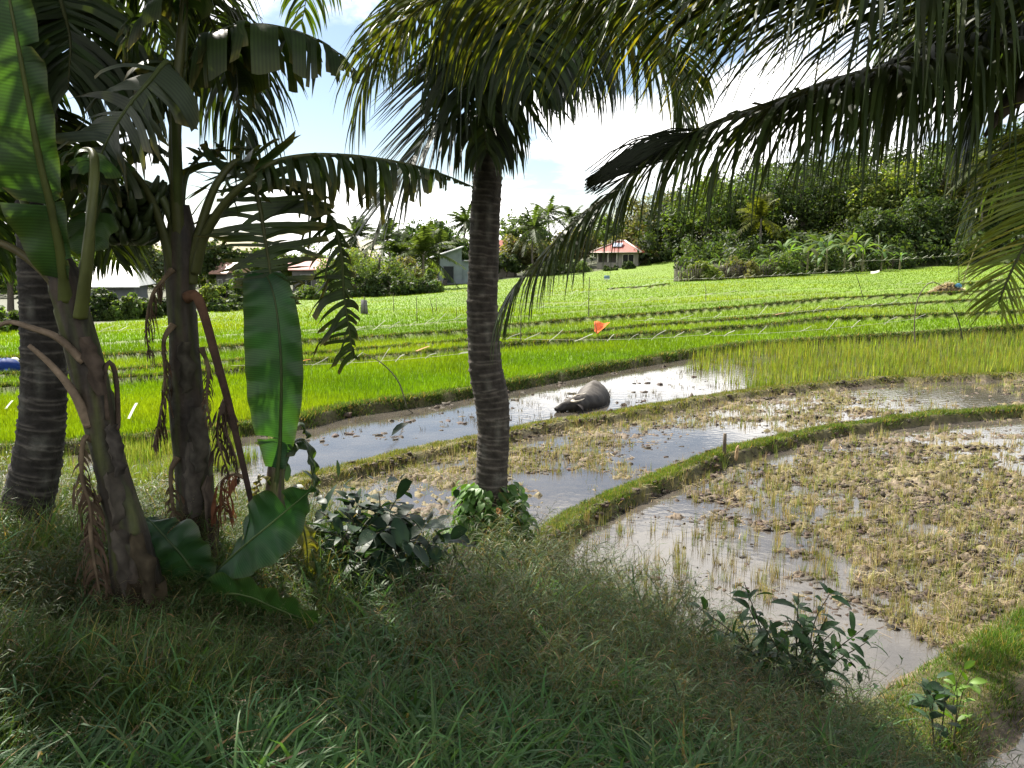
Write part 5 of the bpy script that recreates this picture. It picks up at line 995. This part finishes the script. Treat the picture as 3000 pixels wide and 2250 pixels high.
# stick fence
def fence(a, b, h, label, seed, gap=.16):
    g = np.random.default_rng(seed); A, B = ground_pt(*a)[:2], ground_pt(*b)[:2]; L_ = np.linalg.norm(B - A); n = int(L_ / gap); t = thing('stick_fence', label, 'fence', [*A, gz(*A)]); mb = MB()
    for k in range(n):
        p = A + (B - A) * (k + g.uniform(-.3, .3)) / n; z = gz(*p); hh = h * g.uniform(.8, 1.15); tube(mb, [(p[0], p[1], z - .1), (p[0] + g.normal(0, .06), p[1] + g.normal(0, .05), z + hh)], [.035, .028], 5, np.array([.085, .072, .058]) * g.uniform(.5, 1.3))
    mb.build('stakes', M_WOOD, t)
    for q in (.35, .8):
        mb = MB(); P = [np.append(A + (B - A) * f, 0) for f in np.linspace(0, 1, 20)]; P = [np.array([p[0], p[1] - .05, gz(p[0], p[1]) + h * q]) for p in P]; tube(mb, P, .025, 5, (.10, .085, .065)); mb.build('rail', M_WOOD, t)
fence((1974, 827), (2352, 806), 1.45, 'grey fence of upright sticks along the front of the banana plants', 401)
fence((1045, 873), (1312, 836), .8, 'dark low stick fence in front of the thicket', 402, .3)
# ------------------------------------------------------------------ houses
def hiproof(mb, M, x0, x1, y0, y1, z0, z1, ridge, col, ov=.5):
    a = [(x0 - ov, y0 - ov, z0), (x1 + ov, y0 - ov, z0), (x1 + ov, y1 + ov, z0), (x0 - ov, y1 + ov, z0)]; xm = (x0 + x1) / 2; ym = (y0 + y1) / 2; b = [(xm - ridge / 2, ym, z1), (xm + ridge / 2, ym, z1)]
    v = np.array(a + b, float); e = v.copy(); e[:, 2] -= .09; v = np.vstack([v, e[:4]]) @ M[:3, :3].T + M[:3, 3]
    mb.add(v, [(0, 1, 5, 4), (2, 3, 4, 5), (6, 7, 1, 0), (7, 8, 2, 1), (8, 9, 3, 2), (9, 6, 0, 3), (9, 8, 7, 6)], [(1, 2, 5), (3, 0, 4)], col)
def opening(parent, M, x0, x1, z0, z1, y, fc, gc, name='window', slats=0, fw=.08):
    mb = MB()
    for (a, b, c, d) in ((x0 - fw, x1 + fw, z1, z1 + fw), (x0 - fw, x1 + fw, z0 - fw, z0), (x0 - fw, x0, z0, z1), (x1, x1 + fw, z0, z1)): box(mb, (a, y - .07, c), (b, y + .02, d), fc, M)
    if name == 'window': box(mb, ((x0 + x1) / 2 - .03, y - .05, z0), ((x0 + x1) / 2 + .03, y + .02, z1), fc, M)
    w = mb.build(name, M_WOOD, parent, False); mb = MB(); box(mb, (x0, y - .02, z0), (x1, y + .03, z1), gc, M); o = mb.build('pane' if name == 'window' else 'door_leaf', M_GLASS if name == 'window' else M_WOOD, parent, False); lo = o.location.copy(); o.parent = w; return w
# red hip roof with a roof light
p0 = on(1818, 131.5) - UP * .35; M = xf(p0, R(-24)); H1 = thing('house', 'bungalow with a red hip roof and a pale roof panel among the trees', 'house', p0)
mb = MB(); wc = (.24, .22, .19)
box(mb, (-3.2, -2.2, -.5), (.2, -2.05, .95), wc, M); box(mb, (.2, -2.2, -.5), (3.4, -2.05, 2.5), wc, M); box(mb, (-3.2, -2.05, -.5), (-3.05, 2.4, 2.5), wc, M); box(mb, (3.25, -2.05, -.5), (3.4, 2.4, 2.5), wc, M); box(mb, (-3.05, 2.25, -.5), (3.25, 2.4, 2.5), wc, M); box(mb, (-3.05, -.3, -.5), (3.25, -.15, 2.5), (.2, .18, .15), M); mb.build('wall', M_WALL, H1, False)
for x in (-3.1, -1.4, .05): mb = MB(); box(mb, (x - .1, -2.28, .95), (x + .1, -2.06, 2.5), (.45, .42, .37), M); mb.build('post', M_WALL, H1, False)
opening(H1, M, 1.0, 2.7, .75, 2.15, -2.2, (.5, .47, .4), (.015, .016, .02))
mb = MB(); hiproof(mb, M, -3.3, 3.4, -2.3, 2.5, 2.5, 4.25, 1.0, (.30, .085, .06), .7); roof = mb.build('roof', M_ROOF, H1, False)
mb = MB(); q = lambda x, y, z: (M[:3, :3] @ np.array([x, y, z]) + M[:3, 3])
E = [q(-4.0, -3.0, 2.55), q(-.45, .1, 4.33), q(.55, .1, 4.33), q(4.1, -3.0, 2.55)]
tube(mb, [E[0], E[1]], .11, 5, (.5, .36, .30)); tube(mb, [E[1], E[2]], .11, 5, (.5, .36, .3)); tube(mb, [E[2], E[3]], .13, 5, (.62, .55, .5)); tube(mb, [q(-4.0, -3.02, 2.47), q(4.1, -3.02, 2.47)], .08, 5, (.5, .4, .35)); o = mb.build('ridge_cap', M_ROOF, H1); o.parent = roof
mb = MB(); u = [q(-.9, -1.75, 3.26), q(.6, -1.75, 3.26), q(.6, -.75, 3.83), q(-.9, -.75, 3.83)]; n_ = nrm(np.cross(u[1] - u[0], u[3] - u[0])); v = np.array([p + n_ * .06 for p in u] + [p + n_ * .16 for p in u]); mb.add(v, [(4, 5, 6, 7), (0, 1, 5, 4), (1, 2, 6, 5), (2, 3, 7, 6), (3, 0, 4, 7), (3, 2, 1, 0)], None, (.45, .50, .60)); o = mb.build('solar_panel', M_GLASS, H1, False); o.parent = roof
mb = MB()
for k in range(3): tube(mb, [u[0] + (u[1] - u[0]) * k / 2 + n_ * .18, u[3] + (u[2] - u[3]) * k / 2 + n_ * .18], .04, 4, (.05, .06, .09))
o = mb.build('panel_frame', M_GLASS, H1); o.parent = roof
# grey house with a single pitch roof
p0 = on(1330, 108); M = xf(p0, R(8)); H2 = thing('house', 'grey block house with a slanting metal roof and dark door beside the thicket', 'house', p0)
mb = MB(); wc = (.17, .20, .21)
v = np.array([(-1.8, -.2, -.5), (1.0, -.2, -.5), (1.0, -.2, 4.75), (-1.8, -.2, 3.85), (-1.8, 4, -.5), (1.0, 4, -.5), (1.0, 4, 4.75), (-1.8, 4, 3.85)]) @ M[:3, :3].T + M[:3, 3]; mb.add(v, [(0, 1, 2, 3), (1, 5, 6, 2), (5, 4, 7, 6), (4, 0, 3, 7)], None, wc); mb.build('wall', M_WALL, H2, False)
mb = MB(); box(mb, (1.0, .15, -.5), (4.2, 4, 3.0), (.18, .215, .225), M); mb.build('side_wing', M_WALL, H2, False)
mb = MB(); v = np.array([(-3.4, -1.1, 3.25), (1.25, -1.1, 4.8), (1.25, 4.3, 4.8), (-3.4, 4.3, 3.25), (-3.4, -1.1, 3.37), (1.25, -1.1, 4.92), (1.25, 4.3, 4.92), (-3.4, 4.3, 3.37)]) @ M[:3, :3].T + M[:3, 3]; mb.add(v, [(4, 5, 6, 7), (0, 1, 5, 4), (1, 2, 6, 5), (2, 3, 7, 6), (3, 0, 4, 7), (3, 2, 1, 0)], None, (.38, .38, .40)); mb.build('roof', M_ROOF, H2, False)
mb = MB(); box(mb, (1.28, -.35, 3.0), (4.6, 4.3, 3.12), (.40, .40, .42), M); mb.build('lean_to_roof', M_ROOF, H2, False)
opening(H2, M, -1.3, -.1, .25, 2.3, -.2, (.10, .11, .115), (.025, .028, .03), 'door'); opening(H2, M, 2.1, 3.3, 1.35, 2.45, .15, (.45, .5, .5), (.35, .42, .42))
mb = MB(); box(mb, (-1.7, -.8, -.45), (2.2, -.25, .12), (.08, .075, .075), M); mb.build('step', M_WALL, H2, False)
# white roofed house at the left
p0 = on(318, 55); M = xf(p0, R(12)); H3 = thing('house', 'low house with a glaring white metal roof seen between the banana stems', 'house', p0)
mb = MB(); box(mb, (-2.4, 0, -.5), (1.5, 4, 1.95), (.14, .145, .16), M); mb.build('wall', M_WALL, H3, False); mb = MB()
v = np.array([(-2.9, -.7, 1.85), (2.0, -.7, 1.85), (1.1, 2.2, 3.45), (-1.0, 2.2, 3.55), (-2.9, 4.6, 1.85), (2.0, 4.6, 1.85)]); v = np.vstack([v, v - np.array([0, 0, .1])]) @ M[:3, :3].T + M[:3, 3]
mb.add(v, [(0, 1, 2, 3), (3, 2, 5, 4), (6, 7, 1, 0), (9, 8, 7, 6), (10, 11, 8, 9)], [(1, 5, 2), (0, 3, 4)], (.66, .65, .63)); mb.build('roof', M_ROOF, H3, False); opening(H3, M, -.9, .2, .6, 1.5, 0, (.2, .2, .2), (.02, .02, .022))
def gable(px, Y, rz, w, d, h, rh, wc, rc, label, ov=.4):
    p0 = on(px, Y); M = xf(p0, rz); t = thing('house', label, 'house', p0); mb = MB(); box(mb, (-w / 2, 0, -.6), (w / 2, d, h), wc, M); mb.build('wall', M_WALL, t, False); mb = MB()
    v = np.array([(-w / 2 - ov, -ov, h), (w / 2 + ov, -ov, h), (w / 2 + ov, d / 2, h + rh), (-w / 2 - ov, d / 2, h + rh), (w / 2 + ov, d + ov, h), (-w / 2 - ov, d + ov, h)]); v = np.vstack([v, v - np.array([0, 0, .1])]) @ M[:3, :3].T + M[:3, 3]
    mb.add(v, [(0, 1, 2, 3), (3, 2, 4, 5), (6, 7, 1, 0), (9, 8, 7, 6), (11, 10, 8, 9)], [(1, 4, 2), (0, 3, 5)], rc); mb.build('roof', M_ROOF, t, False); opening(t, M, -w * .25, w * .05, h * .3, h * .75, 0, (.3, .3, .28), (.02, .02, .022)); return t
gable(648, 70, R(-25), 1.2, 2.2, 2.4, .9, (.10, .095, .09), (.34, .20, .15), 'small house with a faded brown roof left of the tall upright leaf')
gable(905, 88, R(14), 3.4, 4, 2.4, 1.1, (.14, .135, .13), (.55, .26, .22), 'house with a red and white roof behind the shredded banana leaf')
gable(1462, 132, R(10), 5.0, 4, 4.2, 1.6, (.4, .36, .32), (.40, .15, .11), 'house whose red roof corner peeps out beside the central trunk')
# ------------------------------------------------------------------ water buffalo
def loft(rings, sides=26):
    C = spline(np.array([np.r_[p, w, h] for p, w, h in rings]), 60); P, rw, rh = C[:, :3], C[:, 3], C[:, 4]; T = tangents(P); A = nrm(np.cross(T, UP)); B = nrm(np.cross(A, T)); a = np.linspace(0, 2 * np.pi, sides, endpoint=False)
    ca, sa = np.cos(a), np.sin(a); wx = ca * (1 - .50 * np.maximum(sa, 0) ** 2); v = P[:, None] + rw[:, None, None] * wx[None, :, None] * A[:, None] + rh[:, None, None] * sa[None, :, None] * B[:, None]
    i = np.arange(59)[:, None] * sides; j = np.arange(sides)[None]; j2 = (j + 1) % sides
    return v.reshape(-1, 3), np.stack([i + j, i + j2, i + sides + j2, i + sides + j], -1).reshape(-1, 4)
def wz(px, Y, z):
    Y = Y + .5; z = z * .98 + .01
    d = ray(px, 1190); return np.array([d[0] / d[1] * Y, Y, z])
B0 = wz(1700, 17.8, 0); BUF = thing('water_buffalo', 'grey water buffalo lying half sunk in the muddy water', 'buffalo', B0); mb = MB()
rings = [(wz(1626, 16.92, .045), .02, .02), (wz(1628, 16.93, .05), .060, .050), (wz(1637, 16.95, .065), .085, .075), (wz(1652, 17.0, .095), .095, .105), (wz(1668, 17.04, .13), .125, .135), (wz(1684, 17.1, .13), .15, .18), (wz(1700, 17.22, .11), .15, .19), (wz(1714, 17.42, .12), .20, .20), (wz(1724, 17.68, .09), .29, .27), (wz(1731, 18.0, .06), .35, .34), (wz(1737, 18.35, .05), .38, .38), (wz(1741, 18.7, .04), .36, .37), (wz(1745, 19.0, .02), .27, .27), (wz(1748, 19.18, 0), .10, .14), (wz(1749, 19.22, 0), .02, .03)]
v, q = loft(rings); v = v + np.stack([.022 * perlin(v[:, 1] * 9, v[:, 2] * 9), .022 * perlin(v[:, 0] * 9, v[:, 2] * 9), .03 * perlin(v[:, 0] * 7, v[:, 1] * 7) + .012 * perlin(v[:, 0] * 19, v[:, 1] * 19) + .03 * np.exp(-((v[:, 1] - 18.75) / .12) ** 2) * (v[:, 2] > .25)], 1); hi = v[:, 2:3]; cl = np.array([.028, .025, .023]) + (np.array([.095, .083, .070]) - np.array([.028, .025, .023])) * sstep(.10, .40, hi + .22 * perlin(v[:, :1] * 8, v[:, 1:2] * 8)) * (.6 + .8 * np.abs(perlin(v[:, :1] * 15, v[:, 2:] * 15))); mb.add(v, q, None, cl); mb.build('body', M_HIDE, BUF)
for s, pts in ((1, [(1680, 17.0, .245, .032), (1676, 16.90, .235, .036), (1684, 16.80, .245, .033), (1700, 16.80, .27, .022), (1712, 16.88, .30, .006)]), (-1, [(1684, 17.2, .27, .03), (1684, 17.33, .275, .034), (1695, 17.42, .285, .028), (1710, 17.40, .31, .016), (1718, 17.33, .34, .006)])):
    mb = MB(); P = spline([np.append(wz(a, b, c), d) for a, b, c, d in pts], 22); tube(mb, P[:, :3], P[:, 3], 8, (.30, .265, .21), True, .7); mb.build('horn', M_HORN, BUF)
for y_, z_ in ((16.93, .155), (17.24, .19)):
    mb = MB(); g2 = np.random.default_rng(1); leafset(mb, np.array([wz(1690, y_, z_)]), nrm(np.array([[.75, -.6 if y_ < 17.1 else .6, -.15]])), .20, .55, np.array([[.028, .022, .02]]), g2, .4, .4, 6); mb.build('ear', M_HIDE, BUF)
for y_ in (16.905, 17.14):
    mb = MB(); c = wz(1664, y_, .165); tube(mb, [c + np.array([-.016, 0, 0]), c, c + np.array([.016, 0, 0])], [.004, .016, .004], 8, (.01, .008, .007)); mb.build('eye', M_GLASS, BUF)
mb = MB(); tube(mb, spline([wz(1627, 16.9, .075), wz(1624, 16.93, .07), wz(1627, 16.97, .075)], 8), .012, 6, (.02, .017, .016)); mb.build('nostril', M_HIDE, BUF)
# ------------------------------------------------------------------ poles, scare lines and odds and ends in the field
def pole(pts, r, label, col=(.10, .095, .06), name='bamboo_pole', group='poles standing in the rice'):
    """pts: first is the foot as a pixel on the field; the rest pixels at the same distance"""
    f = ground_pt(*pts[0]); P = [f - UP * .15] + [at(p[0], p[1], f[1]) for p in pts[1:]]; mb = MB(); n = 16; S_ = spline(P, n); tube(mb, S_, np.linspace(r, r * .55, n) * 1.35, 6, col); o = mb.build(name, M_WOOD, origin=f); return tag(o, label, 'pole', group)
pole([(1725, 930), (1725, 875), (1727, 812)], .022, 'thin upright pole left of the red roofed house field')
pole([(1525, 1022), (1526, 960), (1526, 900)], .016, 'thin dark pole just right of the central trunk')
pole([(1154, 915), (1153, 885), (1152, 858)], .018, 'short pole in front of the thicket, nearest its left end')
pole([(1222, 942), (1221, 905), (1220, 868)], .018, 'thin pole in the middle of the far left rice')
pole([(1270, 926), (1266, 900), (1258, 872)], .018, 'leaning pole left of the central trunk')
pole([(1278, 912), (1278, 893), (1277, 872)], .018, 'upright pole paired with the leaning one left of the central trunk')
pole([(2682, 1003), (2679, 945), (2686, 885), (2708, 842), (2735, 826), (2762, 840)], .020, 'bowed pole with a hooked top in front of the straw heap', (.14, .12, .085))
pole([(2823, 990), (2808, 940), (2788, 898)], .022, 'dark leaning pole right of the bowed one', (.05, .05, .03))
pole([(2533, 882), (2520, 840), (2506, 800)], .02, 'leaning thin pole below the banana row')
pole([(2575, 792), (2575, 740), (2574, 690)], .028, 'tall white pole at the right of the banana row', (.5, .48, .44))
pole([(2810, 838), (2809, 785), (2808, 732)], .026, 'dark upright pole behind the straw heap', (.05, .05, .035))
pole([(2817, 834), (2840, 770), (2868, 700)], .034, 'pale leaning bamboo pole beside the straw heap', (.22, .19, .11))
pole([(2068, 886), (2068, 860), (2067, 834)], .02, 'thin pole in the rice below the stick fence')
pole([(1192, 1178), (1168, 1120), (1120, 1065), (1065, 1035)], .014, 'curved whip of bamboo bending left over the first rice strip', (.12, .12, .07))
pole([(385, 1135), (384, 1100), (383, 1075)], .016, 'short peg in the rice between the banana stems')
pole([(1340, 945), (1338, 920), (1336, 900)], .016, 'small peg in the far rice near the central trunk')
f = ground_pt(2122, 1322); f = atz(2122, 1320, .22); mb = MB(); tube(mb, [f - UP * .3, f + UP * .14, f + UP * .28], [.032, .030, .028], 8, (.13, .105, .08)); tag(mb.build('wooden_stake', M_WOOD, origin=f), 'short wooden stake driven into the curved bund', 'stake')
f = atz(2157, 1332, .24); mb = MB(); tube(mb, spline([f - UP * .1, f + np.array([.01, 0, .08]), f + np.array([.03, 0, .15])], 6), [.015, .026, .028, .026, .022, .012], 7, (.36, .25, .14)); tag(mb.build('broken_husk', M_WOOD, origin=f), 'pale broken piece of wood lying on the bund by the stake', 'wood piece')
def scare_line(a, b, za, n, label, seed, Lr=.55, sagm=.1, fly=(.75, .0, .55), poles=(0,), wr=.05):
    """string stretched over the rice with fluttering plastic ribbons"""
    g = np.random.default_rng(seed); A, B = ground_pt(*a), ground_pt(*b); A = A + UP * za; B = B + UP * za; t = thing('scare_line', label, 'string', A); P = np.array([A + (B - A) * f - UP * sagm * 4 * f * (1 - f) for f in np.linspace(0, 1, 30)]); mb = MB(); tube(mb, P, .002 + .00006 * A[1], 4, (.6, .6, .55)); mb.build('string', M_CLOTH, t)
    for k in range(n):
        f = (k + .5 + g.uniform(-.25, .25)) / n; c = A + (B - A) * f - UP * sagm * 4 * f * (1 - f); L_ = Lr * g.uniform(.6, 1.25); d = nrm(np.array(fly) + g.normal(0, .16, 3)); w = max(.012, .00022 * c[1]) * g.uniform(.7, 1.2); m = 6; q = np.linspace(0, 1, m)[:, None]
        s = c + d * L_ * (q - .15) + np.array([0, 0, 1]) * (.015 * np.sin(q * 5 + k)) - UP * .04 * q ** 2; v = np.concatenate([s - UP * w, s + UP * w]); i = np.arange(m - 1); mb = MB(); mb.add(v, np.stack([i, i + 1, i + m + 1, i + m], 1), None, np.array([.5, .52, .46]) * g.uniform(.6, 1.05)); mb.build('ribbon', M_CLOTH, t)
scare_line((1950, 846), (2500, 815), .75, 20, 'long ribbon line along the front of the stick fence', 501)
scare_line((2500, 812), (2830, 782), 1.5, 12, 'ribbon line hung higher against the dark trees at right', 502)
scare_line((1510, 898), (1950, 848), .55, 14, 'ribbon line crossing the rice below the red roofed house', 503)
scare_line((1560, 950), (2160, 890), .75, 9, 'sparse ribbon line across the middle of the far rice', 504)
scare_line((1440, 1062), (2080, 1050), .75, 9, 'nearest ribbon line whose white string shows right of the central trunk', 505, .48, .12)
scare_line((2080, 1050), (2700, 985), .70, 7, 'ribbon line leading to the bowed pole', 506, .48, .10)
scare_line((1850, 1005), (2650, 935), .80, 9, 'ribbon line over the nearest dark bund at right', 507, .48, .1)
scare_line((900, 1012), (1390, 955), .45, 10, 'ribbon line left of the central trunk', 508)
scare_line((270, 1010), (640, 965), .5, 7, 'ribbon line seen between the banana stems', 509)
scare_line((2600, 860), (2990, 838), .6, 8, 'ribbon line beyond the straw heap', 510)
scare_line((680, 1130), (1380, 1085), .5, 8, 'ribbon line over the first rice strip left of the central trunk', 511, .5)
def strip(px, py, z, L_, label, ang=1.2, w=.03, c=(.8, .82, .78)):
    f = ground_pt(px, py) + UP * z; d = np.array([math.cos(ang), 0, math.sin(ang)]); q = np.linspace(0, 1, 6)[:, None]; s = f + d * L_ * q - UP * .1 * L_ * q ** 2; v = np.concatenate([s - np.array([w, 0, 0]), s + np.array([w, 0, 0])]); i = np.arange(5); mb = MB(); mb.add(v, np.stack([i, i + 1, i + 7, i + 6], 1), None, c); tag(mb.build('plastic_strip', M_CLOTH, origin=f), label, 'ribbon', 'loose plastic strips')
strip(378, 1245, .12, .38, 'white plastic strip sticking up right of the leaning banana stem', 1.1, .025)
strip(18, 1215, .12, .25, 'short white strip in the rice at the left edge', .9, .02)
strip(1220, 1052, .25, .45, 'orange tinged strip lying on the nearest dark bund left of the trunk', .45, .04, (.75, .45, .3))
strip(880, 1085, .25, .30, 'small orange strip at the tip of the hanging banana leaf', .3, .03, (.8, .3, .15))
strip(2270, 935, .2, .5, 'pinkish strip on the middle bund of the rice', .3, .04, (.7, .42, .34))
# orange cloth
f = ground_pt(1752, 985); mb = MB(); g = np.random.default_rng(4); n = 9; U, V = np.meshgrid(np.linspace(0, 1, n), np.linspace(0, 1, n)); c4 = [at(1741, 942, f[1]), at(1787, 946, f[1] - .1), at(1752, 980, f[1]), at(1742, 972, f[1] + .1)]
S_ = (np.array(c4[0])[None, None] * ((1 - U) * (1 - V))[..., None] + np.array(c4[1])[None, None] * (U * (1 - V))[..., None] + np.array(c4[2])[None, None] * (U * V)[..., None] + np.array(c4[3])[None, None] * ((1 - U) * V)[..., None]); S_[..., 1] += .09 * np.sin(6 * U + 3 * V) + .05 * np.sin(9 * V); S_[..., 2] += .03 * np.sin(8 * U)
i = (np.arange(n - 1)[:, None] * n + np.arange(n - 1)[None]).ravel(); t = thing('orange_flag', 'orange plastic sheet fluttering on a stick over the bund', 'flag', f); mb.add(S_.reshape(-1, 3), np.stack([i, i + 1, i + n + 1, i + n], 1), None, (.85, .22, .10)); mb.build('sheet', M_CLOTH, t); mb = MB(); tube(mb, [f - UP * .1, at(1743, 940, f[1])], .014, 5, (.12, .1, .07)); mb.build('stick', M_WOOD, t)
# straw heap with blue sack
f = ground_pt(2778, 862); g = np.random.default_rng(8); n = 2600; mb = MB(); a = g.uniform(0, 2 * np.pi, n); rr2 = np.sqrt(g.random(n)); x = f[0] + 1.15 * rr2 * np.cos(a); y = f[1] + .8 * rr2 * np.sin(a); z = f[2] + .62 * (1 - rr2 ** 1.6) * (1 + .2 * perlin(x * 2, y * 2)); d = nrm(np.stack([g.normal(0, 1, n), g.normal(0, 1, n), g.normal(-.1, .35, n)], 1)); p = np.stack([x, y, z], 1); l = g.uniform(.12, .3, n)[:, None]; w = np.cross(d, UP) * .022
u = np.linspace(0, 2 * np.pi, 20, endpoint=False); dome = np.array([f + np.array([1.12 * s * math.cos(t_), .78 * s * math.sin(t_), .58 * (1 - s ** 1.6)]) for s in (1, .8, .55, .25) for t_ in u]); ii = [(k * 20 + j, k * 20 + (j + 1) % 20, (k + 1) * 20 + (j + 1) % 20, (k + 1) * 20 + j) for k in range(3) for j in range(20)]
mb.add(dome, ii, [(60 + j, 60 + (j + 1) % 20, 60 + (j + 10) % 20) for j in range(20)], (.32, .27, .21)); mb.add(np.stack([p - d * l - w, p - d * l + w, p + d * l + w, p + d * l - w], 1).reshape(-1, 3), np.arange(4 * n).reshape(n, 4), None, np.repeat(cvar((.44, .37, .29), n, .25, .05), 4, 0)); tag(mb.build('straw_heap', M_STUB, origin=f), 'pale heap of threshed straw on the far bund', 'straw heap')
def sack(px, py, Y, s, label, col, seed, name='sack', sq=.8):
    g = np.random.default_rng(seed); c = at(px, py, Y); u = np.linspace(0, 2 * np.pi, 14, endpoint=False); e = np.linspace(-1.4, 1.4, 9); v = np.array([c + s * np.array([math.cos(a) * math.cos(b) * (1 + .12 * math.sin(3 * a + seed)), .7 * math.sin(a) * math.cos(b), sq * math.sin(b) + .06 * math.sin(4 * a)]) for b in e for a in u]); ii = [(k * 14 + j, k * 14 + (j + 1) % 14, (k + 1) * 14 + (j + 1) % 14, (k + 1) * 14 + j) for k in range(8) for j in range(14)]; mb = MB(); mb.add(v, ii, None, col); return tag(mb.build(name, M_CLOTH, origin=c), label, 'sack')
sack(2807, 838, f[1] - .35, .22, 'blue plastic sack lying on the straw heap', (.11, .28, .42), 1)
Yt = ground_pt(20, 1098)[1]; sack(14, 1074, Yt, .40, 'dark blue tarpaulin bundle on the field at the left edge', (.015, .05, .22), 2, 'tarpaulin', .55); sack(44, 1058, Yt + .4, .13, 'white bag beside the blue tarpaulin', (.75, .75, .70), 3); sack(54, 1082, Yt + .1, .13, 'crumpled white bag right of the blue tarpaulin', (.72, .74, .76), 4, sq=.4)
f = ground_pt(1067, 922); t = thing('scarecrow', 'grey sack hung on a post in the far rice right of the hanging banana leaf', 'scarecrow', f); mb = MB(); c = [at(1058, 878, f[1]), at(1074, 880, f[1] - .05), at(1078, 920, f[1]), at(1056, 919, f[1] + .05)]; n_ = np.array([0, .12, 0]); mb.add(np.array(c + [q_ + n_ for q_ in c]), [(0, 1, 2, 3), (5, 4, 7, 6), (0, 4, 5, 1), (1, 5, 6, 2), (2, 6, 7, 3), (3, 7, 4, 0)], None, (.16, .15, .16)); mb.build('sack_cloth', M_WOOD, t); mb = MB(); tube(mb, [f - UP * .1, at(1067, 868, f[1])], .03, 6, (.1, .09, .07)); mb.build('post', M_WOOD, t)
f = ground_pt(1778, 826); t = thing('small_sign', 'small blue and white board in the rice in front of the red roofed house', 'sign', f); mb = MB(); c = [at(1770, 807, f[1]), at(1786, 807, f[1]), at(1786, 817, f[1]), at(1770, 817, f[1])]; n_ = np.array([0, .05, 0]); mb.add(np.array(c + [q_ + n_ for q_ in c]), [(3, 2, 1, 0), (4, 5, 6, 7), (0, 1, 5, 4), (1, 2, 6, 5), (2, 3, 7, 6), (3, 0, 4, 7)], None, (.16, .24, .34)); mb.build('board', M_WALL, t); mb = MB(); box(mb, tuple(at(1770, 818.5, f[1] - .03)), tuple(at(1786, 816, f[1] + .02)), (.7, .72, .7)); mb.build('white_band', M_WALL, t, False)
mb = MB(); tube(mb, [f - UP * .1, at(1778, 812, f[1] + .09)], .03, 5, (.1, .09, .08)); mb.build('post', M_WOOD, t)
mb = MB(); fs = ground_pt(2550, 807) + UP * .3; d = 0; S_ = spline([fs, fs + np.array([.4, 0, .02]), fs + np.array([.9, .1, .15])], 8); v = np.concatenate([S_ - UP * .12, S_ + UP * .10]); i = np.arange(7); mb.add(v, np.stack([i, i + 1, i + 9, i + 8], 1), None, (.8, .8, .78)); tag(mb.build('plastic_sheet', M_CLOTH, origin=fs), 'white plastic sheet caught on the rice below the banana row', 'plastic sheet')
